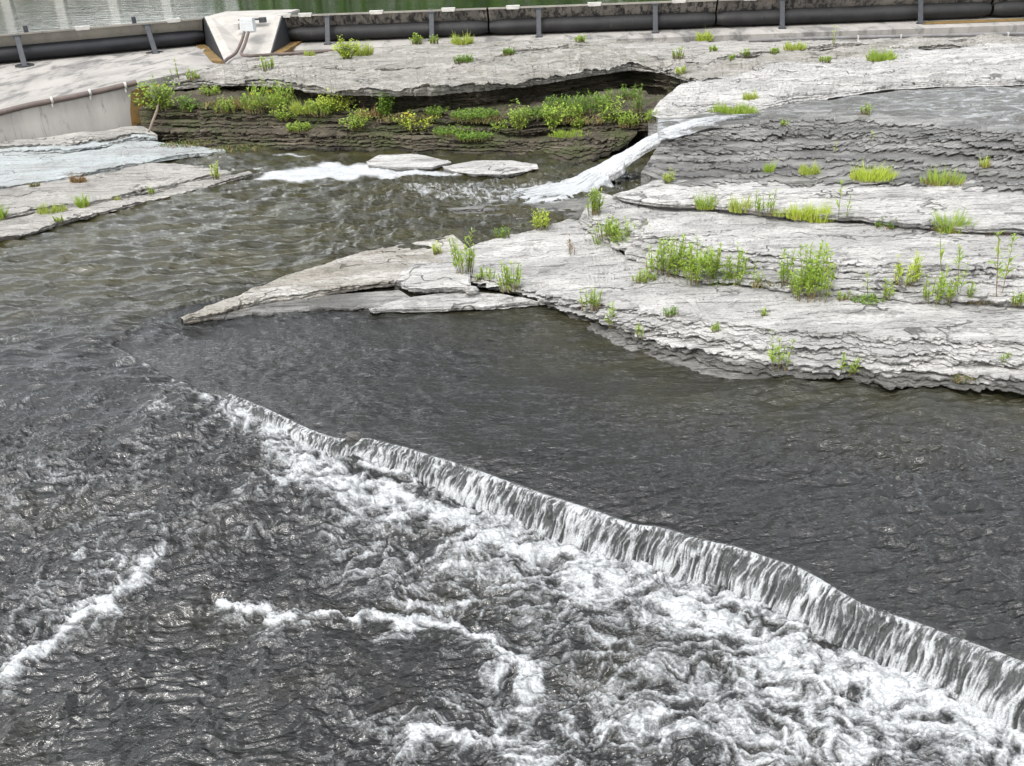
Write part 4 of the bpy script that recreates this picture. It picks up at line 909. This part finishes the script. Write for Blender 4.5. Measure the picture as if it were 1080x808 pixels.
G, Y_, D_ = L_MID, L_YEL, L_DEEP
PL = [
 # right terraces, crevice above the front terrace
 ('weed', 656, 265, 36, 62, 'dense bushy weed clump where front and middle terraces begin, at their left end', G, 1.5, 0, .1),
 ('weed', 704, 290, 46, 52, 'thick upright weed clump second from left along the front crevice', G, 1.4, 0, .1),
 ('weed', 738, 296, 46, 44, 'thick weed clump with pale tips, third from left along the front crevice', G, 1.3, 0, .1),
 ('weed', 748, 281, 24, 22, 'short weed clump set a little behind the thick front crevice clumps', G, 1, 0, 0),
 ('weed', 758, 299, 14, 40, 'low creeping weeds between the two thick crevice clumps', D_, 1, 0, .2),
 ('weed', 780, 300, 42, 34, 'narrow upright weed clump right of the thick front crevice clumps', G, 1.1, 0, 0),
 ('moss', 808, 302, 8, 40, 'low dark green moss mat filling the front crevice', M_MOSS, 1, 0, .3),
 ('weed', 828, 301, 42, 22, 'thin sparse weed clump left of the tallest crevice weeds', G, .7, 0, 0),
 ('weed', 857, 315, 62, 46, 'tallest dense weed clump in the front crevice', G, 1.3, 0, .1),
 ('weed', 889, 316, 13, 14, 'small reddish weed right of the tallest crevice clump', G, .8, 0, .9),
 ('weed', 956, 301, 38, 30, 'pale weed clump growing on the steps of the middle terrace', Y_, 1, 0, 0),
 ('weed', 937, 314, 22, 14, 'small slim weed at the foot of the pale stepped clump', G, .9, 0, 0),
 ('weed', 988, 318, 40, 34, 'broad leafy weed clump in the front crevice near the right edge', G, 1.2, 0, 0),
 ('stalk', 993, 284, 44, 6, 'thin tall stalk rising behind the broad right-hand weed clump', G, 1, 0, 0),
 ('stalk', 1011, 309, 55, 10, 'slender tall green weed right of the broad weed clump', G, 2, 0, 0),
 ('weed', 1021, 319, 26, 14, 'small bushy weed under the slender tall weed', G, 1, 0, .1),
 ('stalk', 1054, 311, 74, 12, 'tallest reddish stalk near the right edge of the photo', G, 2, 0, .9),
 ('moss', 1035, 319, 8, 40, 'ragged brown green growth in the crevice under the reddish stalk', M_MOSS, .8, 0, .5),
 ('weed', 1075, 321, 18, 16, 'weed cut off by the right edge in the front crevice', G, 1, 0, 0),
 # crevice above the middle terrace
 ('grass', 745, 219, 28, 20, 'leftmost grass tuft along the upper terrace lip', G, .8, 0, .15),
 ('grass', 781, 222, 28, 22, 'second grass tuft from the left along the upper terrace lip', L_GRASS, .8, 0, .15),
 ('weed', 806, 226, 30, 24, 'thin weed with brown base on the upper terrace lip', G, .6, 0, .6),
 ('grass', 845, 229, 24, 26, 'bright short grass left of the tall weed on the upper terrace', Y_, 1.1, 0, .2),
 ('grass', 864, 232, 30, 26, 'bright grass tuft touching the tall weed on the upper terrace', Y_, .9, 0, .1),
 ('stalk', 886, 231, 44, 16, 'tall weed above the bright grass on the upper terrace', G, 3, 0, 0),
 ('weed', 935, 239, 11, 26, 'low round weed in the crevice between bright grass and dense tuft', D_, 1.2, 0, .2),
 ('moss', 908, 234, 7, 22, 'small dark moss beside the low round weed', M_MOSS, .8, 0, .2),
 ('grass', 1003, 244, 37, 30, 'dense rounded grass tuft on the upper terrace lip at right', G, 1.3, 0, .3),
 ('moss', 1050, 246, 8, 36, 'brown dry growth in the upper crevice near the right edge', M_MOSS, .8, 0, .8),
 # wet shelf
 ('weed', 705, 192, 15, 12, 'small bright weed at the left foot of the wet shelf', Y_, 1, 0, 0),
 ('grass', 811, 181, 17, 10, 'narrow grass tuft in the wet shelf left of the wider tufts', G, .9, 0, 0),
 ('grass', 854, 183, 19, 20, 'short square grass tuft on the lowest wet step', L_GRASS, 1, 0, .1),
 ('grass', 921, 188, 22, 48, 'widest bright grass tuft on the lowest wet step', Y_, 1, 0, .1),
 ('grass', 995, 193, 26, 40, 'wide grass tuft with red brown base on the wet step', G, .9, 0, .5),
 ('grass', 1038, 176, 19, 9, 'slim yellowish grass tuft at the right of the wet shelf', L_GRASS, .8, 0, .7),
 ('stalk', 883, 162, 15, 7, 'tiny thin weed halfway up the wet shelf', Y_, 1, 0, 0),
 ('stalk', 917, 152, 17, 6, 'tiny thin weed highest on the wet shelf', Y_, 1, 0, 0),
 ('weed', 913, 121, 13, 14, 'small weed standing in the stream above the wet shelf', G, 1, 0, .1),
 ('weed', 827, 133, 9, 8, 'tiny weed near the top of the white chute', G, 1, 0, 0),
 # left end of the front terrace and its face
 ('weed', 627, 227, 32, 18, 'tall dense weed column beside the chute at the terrace tip', G, 1.5, 0, 0),
 ('weed', 572, 241, 23, 24, 'round bright weed on the ridge above the pool', Y_, 1.4, 0, 0),
 ('weed', 530, 251, 15, 18, 'low weed on the ridge left of the round bright one', D_, 1.2, 0, 0),
 ('weed', 491, 287, 46, 22, 'tall weed at the joint of the tongue and front terrace', G, 1.3, 0, 0),
 ('weed', 538, 305, 36, 36, 'spreading weed clump in the notch above the pond corner', G, .9, 0, .2),
 ('weed', 512, 296, 16, 24, 'low weeds between the tall joint weed and the spreading clump', G, .9, 0, .2),
 ('weed', 460, 268, 14, 12, 'small weed on top of the tongue rock', Y_, 1, 0, .2),
 ('stalk', 602, 268, 23, 14, 'purple brown stalks on the bare left part of front terrace', L_RED, 4, 0, .9),
 ('weed', 624, 326, 28, 24, 'weed clump on the shoulder above the pond corner', G, .9, 0, .2),
 ('weed', 646, 345, 32, 12, 'thin weed on the terrace face right of the shoulder clump', G, .6, 0, .2),
 ('weed', 674, 356, 20, 9, 'thin small weed low on the front terrace face at left', G, .6, 0, .1),
 ('weed', 707, 333, 13, 18, 'small rounded weed high on the front terrace face', D_, 1.1, 0, 0),
 ('weed', 754, 350, 14, 12, 'small pale weed in the middle of the front terrace face', G, .7, 0, .3),
 ('weed', 806, 333, 11, 8, 'tiny weed near the top of the face below the crevice moss', G, .9, 0, 0),
 ('weed', 822, 390, 52, 20, 'tall sparse weed hanging low on the terrace face above the pond', G, .6, 0, .3),
 ('weed', 893, 394, 28, 22, 'weed pair at the pond foot of the terrace face', G, .8, 0, .2),
 ('weed', 1060, 387, 20, 13, 'small weed on the terrace face at the right edge', G, .8, 0, .1),
 ('moss', 1017, 402, 10, 30, 'green moss patch at the pond foot of the terrace face', M_MOSS, 1, 0, .2),
 # left shelves
 ('grass', 83, 192, 15, 15, 'dry yellow grass tuft on the left shelf', L_DRY, .9, 0, .6),
 ('grass', 88, 218, 23, 11, 'slim green tuft between the two lower left shelves', G, 1, 0, 0),
 ('grass', 55, 223, 14, 30, 'wide short grass patch on the lower left shelf crack', L_GRASS, .9, 0, .2),
 ('grass', 1, 230, 26, 10, 'grass tuft cut off by the left edge', G, .8, 0, 0),
 ('weed', 228, 189, 19, 10, 'bright weed at the right tip of the left shelves', Y_, 1.1, 0, 0),
 ('weed', 160, 205, 11, 5, 'tiny weed in the left shelf crack right of the slim tuft', G, 1, 0, 0),
 ('moss', 37, 197, 5, 12, 'small moss tuft in the upper left crack', M_MOSS, .6, 0, 0),
 ('grass', 122, 211, 9, 12, 'faint dry tuft right of the slim green tuft', L_GRASS, .4, 0, .6),
 ('weed', 62, 234, 9, 12, 'sparse little weed hanging over the lowest left shelf', G, .6, 0, .2),
 # undercut bench
 ('bush', 172, 116, 36, 46, 'round green bush on the rock corner beside the concrete wall', G, 1.6, 1, 0),
 ('bush', 197, 117, 18, 26, 'low bush trailing right of the round corner bush', D_, 1, 0, 0),
 ('weed', 222, 101, 12, 26, 'thin weeds on the slope right of the corner bush', G, .8, 0, .3),
 ('weed', 283, 116, 33, 60, 'large feathery weed mass with yellow flowers on the bench', G, 1.3, 2, .15),
 ('grass', 322, 118, 20, 30, 'grass hanging at the right side of the feathery weed mass', L_GRASS, 1, 0, .3),
 ('bush', 358, 116, 24, 54, 'bright low leafy bush under the rock lip', Y_, 1.5, 0, 0),
 ('bush', 407, 124, 32, 20, 'upright broad leaved bush right of the bright low bush', D_, 1.2, 0, 0),
 ('bush', 376, 137, 26, 30, 'green bush hanging below the bright low bush', G, 1.1, 0, 0),
 ('bush', 437, 139, 24, 42, 'yellow green flowering bush on the bench face', Y_, 1.1, 2, 0),
 ('weed', 316, 138, 10, 30, 'low creeping plant on the ledge below the feathery mass', G, 1.1, 0, 0),
 ('weed', 478, 141, 9, 50, 'thin ground weeds right of the flowering bush', D_, .9, 0, .2),
 ('bush', 545, 139, 33, 24, 'tall leafy bush in the shade of the overhang', G, .9, 0, 0),
 ('bush', 529, 140, 14, 18, 'small bush at the left foot of the shaded tall bush', G, .8, 0, 0),
 ('bush', 583, 137, 36, 22, 'tallest dense bush in the shade of the overhang', G, 1.1, 0, 0),
 ('bush', 610, 135, 13, 14, 'small bush right of the tallest shaded bush', G, 1, 0, 0),
 ('bush', 647, 132, 34, 28, 'dense bush at the right end of the overhang', G, 1.0, 0, 0),
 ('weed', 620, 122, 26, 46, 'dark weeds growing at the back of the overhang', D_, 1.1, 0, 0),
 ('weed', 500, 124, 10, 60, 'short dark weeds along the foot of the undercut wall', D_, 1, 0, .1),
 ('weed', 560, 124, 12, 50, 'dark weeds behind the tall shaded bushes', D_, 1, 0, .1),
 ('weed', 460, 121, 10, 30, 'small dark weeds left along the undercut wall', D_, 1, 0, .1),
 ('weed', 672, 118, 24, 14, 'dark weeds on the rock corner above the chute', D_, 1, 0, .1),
 ('moss', 240, 112, 8, 70, 'mossy growth on the slope between corner bush and feathery mass', M_MOSS, 2, 0, .3),
 ('grass', 262, 112, 14, 34, 'dry grass at the left side of the feathery weed mass', L_DRY, .7, 0, .5),
 ('weed', 338, 120, 16, 44, 'dense low greenery linking the grass and the bright low bush', G, 1.4, 0, .1),
 ('grass', 390, 122, 14, 30, 'straw coloured grass hanging between the two leafy bushes', L_DRY, .8, 0, .4),
 ('moss', 430, 126, 7, 70, 'moss mat on the bench above the flowering bush', M_MOSS, 2, 0, .2),
 ('moss', 520, 127, 7, 80, 'moss mat on the bench left of the shaded bushes', M_MOSS, 2, 0, .2),
 ('moss', 620, 128, 8, 80, 'moss mat under the dense bush at the overhang end', M_MOSS, 2, 0, .2),
 ('weed', 598, 126, 18, 40, 'green weeds behind the tallest shaded bush', G, 1.2, 0, 0),
 ('weed', 663, 133, 16, 26, 'weeds on the brown corner just left of the chute', G, 1.1, 0, .1),
 ('moss', 250, 158, 5, 60, 'green algae strip at the foot of the brown ledge', M_MOSS, 2, 0, 0),
 ('moss', 196, 153, 4, 60, 'yellow green moss where the left shelf meets the brown ledge', M_MOSS, 2, 0, 0),
 ('weed', 680, 296, 14, 30, 'short weeds under the second thick front crevice clump', G, 1.1, 0, .3),
 ('weed', 640, 250, 26, 26, 'loose weeds at the upper left end of the front crevice', G, 1, 0, .2),
 ('weed', 915, 318, 9, 40, 'low straggly weeds in the front crevice left of the slim small weed', D_, .9, 0, .3),
 ('grass', 826, 226, 12, 22, 'short grass joining the thin brown based weed and the bright grass', L_GRASS, .8, 0, .3),
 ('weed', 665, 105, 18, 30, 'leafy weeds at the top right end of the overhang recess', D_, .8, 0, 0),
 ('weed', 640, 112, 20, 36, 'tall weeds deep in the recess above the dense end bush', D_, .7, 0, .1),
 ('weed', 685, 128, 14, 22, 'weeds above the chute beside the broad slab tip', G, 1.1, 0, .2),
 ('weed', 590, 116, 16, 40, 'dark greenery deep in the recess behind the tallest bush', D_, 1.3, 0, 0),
 ('weed', 240, 118, 16, 30, 'green weeds left of the feathery mass on the bench rim', G, 1.1, 0, .3),
 ('bush', 300, 127, 18, 24, 'small bush hanging over the bench face below the feathery mass', G, 1, 0, 0),
 ('weed', 500, 146, 8, 46, 'thin green growth on the low brown ledge at its middle', D_, 1, 0, .2),
 ('grass', 600, 142, 9, 40, 'short grass on the brown ledge under the shaded bushes', G, .8, 0, .2),
 ('weed', 842, 308, 26, 20, 'sparse weeds squeezed against the left of the tallest crevice clump', G, .9, 0, .2),
 ('weed', 800, 303, 20, 18, 'thin weeds standing in the dark moss mat of the front crevice', G, .9, 0, .2),
 ('stalk', 918, 312, 34, 8, 'single thin weed left of the small slim weed in the front crevice', G, 1, 0, .1),
 ('stalk', 870, 300, 46, 8, 'thin stalk leaning behind the tallest crevice clump', L_GRASS, 2, 0, .2),
 # upper rock and dam foot
 ('bush', 366, 62, 24, 26, 'bright yellow green bush in front of the first right-hand gate', Y_, 1.7, 0, 0),
 ('grass', 384, 58, 22, 18, 'tall pale grass beside the bright bush below the gate', L_GRASS, .7, 0, .2),
 ('weed', 439, 47, 12, 13, 'small weed left of the second right-hand gate strap', G, 1.1, 0, 0),
 ('weed', 458, 46, 10, 10, 'tiny weed right of the second right-hand gate strap', G, 1.1, 0, 0),
 ('grass', 488, 46, 16, 24, 'spreading grass in front of the torn grey bladder end', L_GRASS, .8, 0, .1),
 ('weed', 281, 74, 16, 17, 'weed on the pale rock below the pier conduits', G, 1, 0, .1),
 ('grass', 327, 59, 10, 11, 'faint grass at the right foot of the pier', L_GRASS, .7, 0, .2),
 ('stalk', 188, 84, 22, 12, 'sparse tall stems at the left rock edge by the wall', G, 3, 0, .3),
 ('weed', 204, 84, 12, 18, 'small weeds at the rock edge above the corner bush', G, .7, 0, .3),
 ('grass', 742, 43, 16, 15, 'bright yellow green tuft at the dam foot near gate joint', Y_, 1, 0, .1),
 ('weed', 612, 45, 9, 13, 'small weed under the gate behind the rock crest', G, .9, 0, 0),
 ('weed', 537, 58, 9, 14, 'small dark weed in the crack on the rock crest', D_, 1.1, 0, 0),
 ('weed', 489, 66, 9, 24, 'low weeds in the crack left of the crest weed', D_, 1, 0, .1),
 ('grass', 930, 63, 18, 28, 'grass tuft in the crack of the broad slab', G, 1, 0, .1),
 ('stalk', 881, 47, 20, 10, 'sparse thin stems left of the slab grass tuft', L_GRASS, 3, 0, .2),
 ('grass', 838, 52, 13, 22, 'grass beneath the strap of the long dark gate', L_GRASS, .8, 0, .2),
 ('weed', 715, 62, 13, 14, 'weed on the stepped rock above the chute', G, .9, 0, .1),
 ('weed', 718, 78, 9, 13, 'small yellowish weed at the edge of the undercut', Y_, .8, 0, .2),
 ('grass', 773, 119, 17, 46, 'wide grass strip along the foot of the broad slab', G, 1, 0, .1),
 ('grass', 791, 104, 13, 14, 'small grass tuft above the slab foot strip', L_GRASS, .8, 0, .1),
 ('weed', 817, 57, 8, 9, 'tiny weed left of the strap grass on the stepped rock', G, 1, 0, 0),
 ('weed', 870, 66, 8, 12, 'tiny weed at the crack edge of the broad slab', G, 1, 0, 0),
 ('weed', 752, 54, 7, 9, 'tiny weed on stepped rock below the bright dam tuft', G, 1, 0, 0),
 ('weed', 785, 60, 9, 10, 'small weed in the middle of the stepped rock', G, 1, 0, 0),
 ('weed', 772, 63, 7, 7, 'tiniest weed beside the middle weed of the stepped rock', G, 1, 0, 0),
]
for (k, u, v, h, w_, lab, lm, de, fl, dr) in PL:
    plant(k, u, v, h, w_, lab, lm, de, fl, dr)
# thin bare trunk of the corner bush and the stone caught on the weir lip
o = ground(163, 137); m = MB(); q = P(168, 108, 2.1)
tr = thing('dead_root', 'thin pale bare root hanging below the round corner bush', 'root', o)
m.tube(resamp(np.array([P(157, 139, 1.55), P(161, 128, 1.75), P(165, 118, 1.95), P(168, 106, 2.1)]), 12, .1), [.035, .04, .045, .05, .05, .05, .045, .04, .04, .035, .03, .03], 6); m.build('root', L_BARK, tr, o)
def stone(u, v, z, sx, sy, sz, label, mat, seed):
    o = P(u, v, z); n = 26; th = np.linspace(0, math.pi, n); ph = np.linspace(0, 2 * math.pi, 2 * n)
    T_, F_ = np.meshgrid(th, ph, indexing='ij'); d = np.stack([np.sin(T_) * np.cos(F_), np.sin(T_) * np.sin(F_), np.cos(T_)], -1)
    r = 1 + .35 * fbm(d[..., 0] * 1.6 + d[..., 2] * 1.3, d[..., 1] * 1.6 + d[..., 2] * .7, 4, seed); r[:, -1] = r[:, 0]
    V = np.sign(d) * np.abs(d) ** .7 * r[..., None] * np.array([sx, sy, sz])
    ob = link('stone', grid_mesh('stone', V, mat, sharp=30)); ob.location = tuple(o); tag(ob, label, 'stone')
stone(373, 463, .72, .12, .1, .1, 'dark stone breaking the falling water at the weir lip', M_WET, 701)
stone(497, 306, 1.0, .14, .1, .07, 'loose pale stone under the weeds at the tongue joint', M_ROCK, 707)
stone(573, 318, .9, .12, .09, .06, 'loose grey stone at the pond corner below the shoulder weed', M_ROCK2, 709)
stone(860, 699, .0, .1, .08, .07, 'smaller of two dark stones at the foot of the fall', M_WET, 711)
stone(905, 712, .0, .16, .08, .06, 'wider of two dark stones at the foot of the fall', M_WET, 713)

# ------------------------------------------------------------------ light
w = bpy.data.worlds.new('World'); scene.world = w; w.use_nodes = True
nt = w.node_tree; nt.nodes.clear()
def wn(t, **k):
    n = nt.nodes.new(t)
    for a, b in k.items(): n.inputs[a].default_value = b
    return n
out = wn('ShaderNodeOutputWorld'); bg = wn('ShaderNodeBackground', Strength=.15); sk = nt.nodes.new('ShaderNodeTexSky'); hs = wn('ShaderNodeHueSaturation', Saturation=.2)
sk.sky_type = 'NISHITA'; sk.sun_disc = False
SUN_EL, SUN_AZ = math.radians(54), math.radians(215)        # azimuth clockwise from +Y
sk.sun_elevation = SUN_EL; sk.sun_rotation = SUN_AZ; sk.dust_density = 3.0; sk.air_density = 1.3; sk.ozone_density = 1
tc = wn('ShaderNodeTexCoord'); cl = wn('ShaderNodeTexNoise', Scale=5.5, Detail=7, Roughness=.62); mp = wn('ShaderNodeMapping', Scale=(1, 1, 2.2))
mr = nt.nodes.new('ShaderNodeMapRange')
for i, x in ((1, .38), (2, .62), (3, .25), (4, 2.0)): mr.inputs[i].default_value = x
vm = nt.nodes.new('ShaderNodeVectorMath'); vm.operation = 'SCALE'
K = nt.links.new
K(tc.outputs['Generated'], mp.inputs[0]); K(mp.outputs[0], cl.inputs['Vector']); K(cl.outputs['Fac'], mr.inputs[0])
# sky brightness banded by height and side, made up to put glints on water
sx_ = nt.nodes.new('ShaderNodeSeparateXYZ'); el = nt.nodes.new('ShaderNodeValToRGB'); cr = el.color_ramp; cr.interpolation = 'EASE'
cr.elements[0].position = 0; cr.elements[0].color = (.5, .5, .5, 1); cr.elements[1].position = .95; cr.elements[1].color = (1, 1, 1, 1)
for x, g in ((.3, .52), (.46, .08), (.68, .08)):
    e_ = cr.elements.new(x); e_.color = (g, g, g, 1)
K(tc.outputs['Generated'], sx_.inputs[0]); 
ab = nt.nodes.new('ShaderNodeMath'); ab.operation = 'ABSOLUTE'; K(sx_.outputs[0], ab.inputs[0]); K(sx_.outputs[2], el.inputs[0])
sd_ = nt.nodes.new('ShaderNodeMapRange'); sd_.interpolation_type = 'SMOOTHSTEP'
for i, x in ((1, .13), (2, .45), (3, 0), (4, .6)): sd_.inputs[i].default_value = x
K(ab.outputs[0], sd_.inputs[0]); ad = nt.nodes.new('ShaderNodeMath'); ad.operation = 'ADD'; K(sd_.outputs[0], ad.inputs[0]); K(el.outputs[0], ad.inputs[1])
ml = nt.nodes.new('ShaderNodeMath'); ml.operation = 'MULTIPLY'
m5 = nt.nodes.new('ShaderNodeMath'); m5.operation = 'MULTIPLY'; m5.inputs[1].default_value = 3.6; K(ad.outputs[0], m5.inputs[0]); K(mr.outputs[0], ml.inputs[0]); K(m5.outputs[0], ml.inputs[1])  # gain on the whole sky, on top of the background strength
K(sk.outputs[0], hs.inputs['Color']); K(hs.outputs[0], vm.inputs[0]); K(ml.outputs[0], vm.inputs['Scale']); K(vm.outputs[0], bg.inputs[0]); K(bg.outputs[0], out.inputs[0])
sl = bpy.data.lights.new('sun', 'SUN'); so = bpy.data.objects.new('sun', sl); COL.objects.link(so)
sl.energy = 1.3; sl.angle = math.radians(9); sl.color = (1, .965, .91)
sv = Vector((math.sin(SUN_AZ) * math.cos(SUN_EL), math.cos(SUN_AZ) * math.cos(SUN_EL), math.sin(SUN_EL)))
so.rotation_euler = sv.to_track_quat('Z', 'Y').to_euler()
vs_ = scene.view_settings; vs_.view_transform = 'Standard'; vs_.look = 'None'; vs_.exposure = -.27; vs_.gamma = 1; vs_.use_curve_mapping = False
scene.cycles.use_denoising = True
scene.cycles.max_bounces = 6; scene.cycles.diffuse_bounces = 3; scene.cycles.glossy_bounces = 3
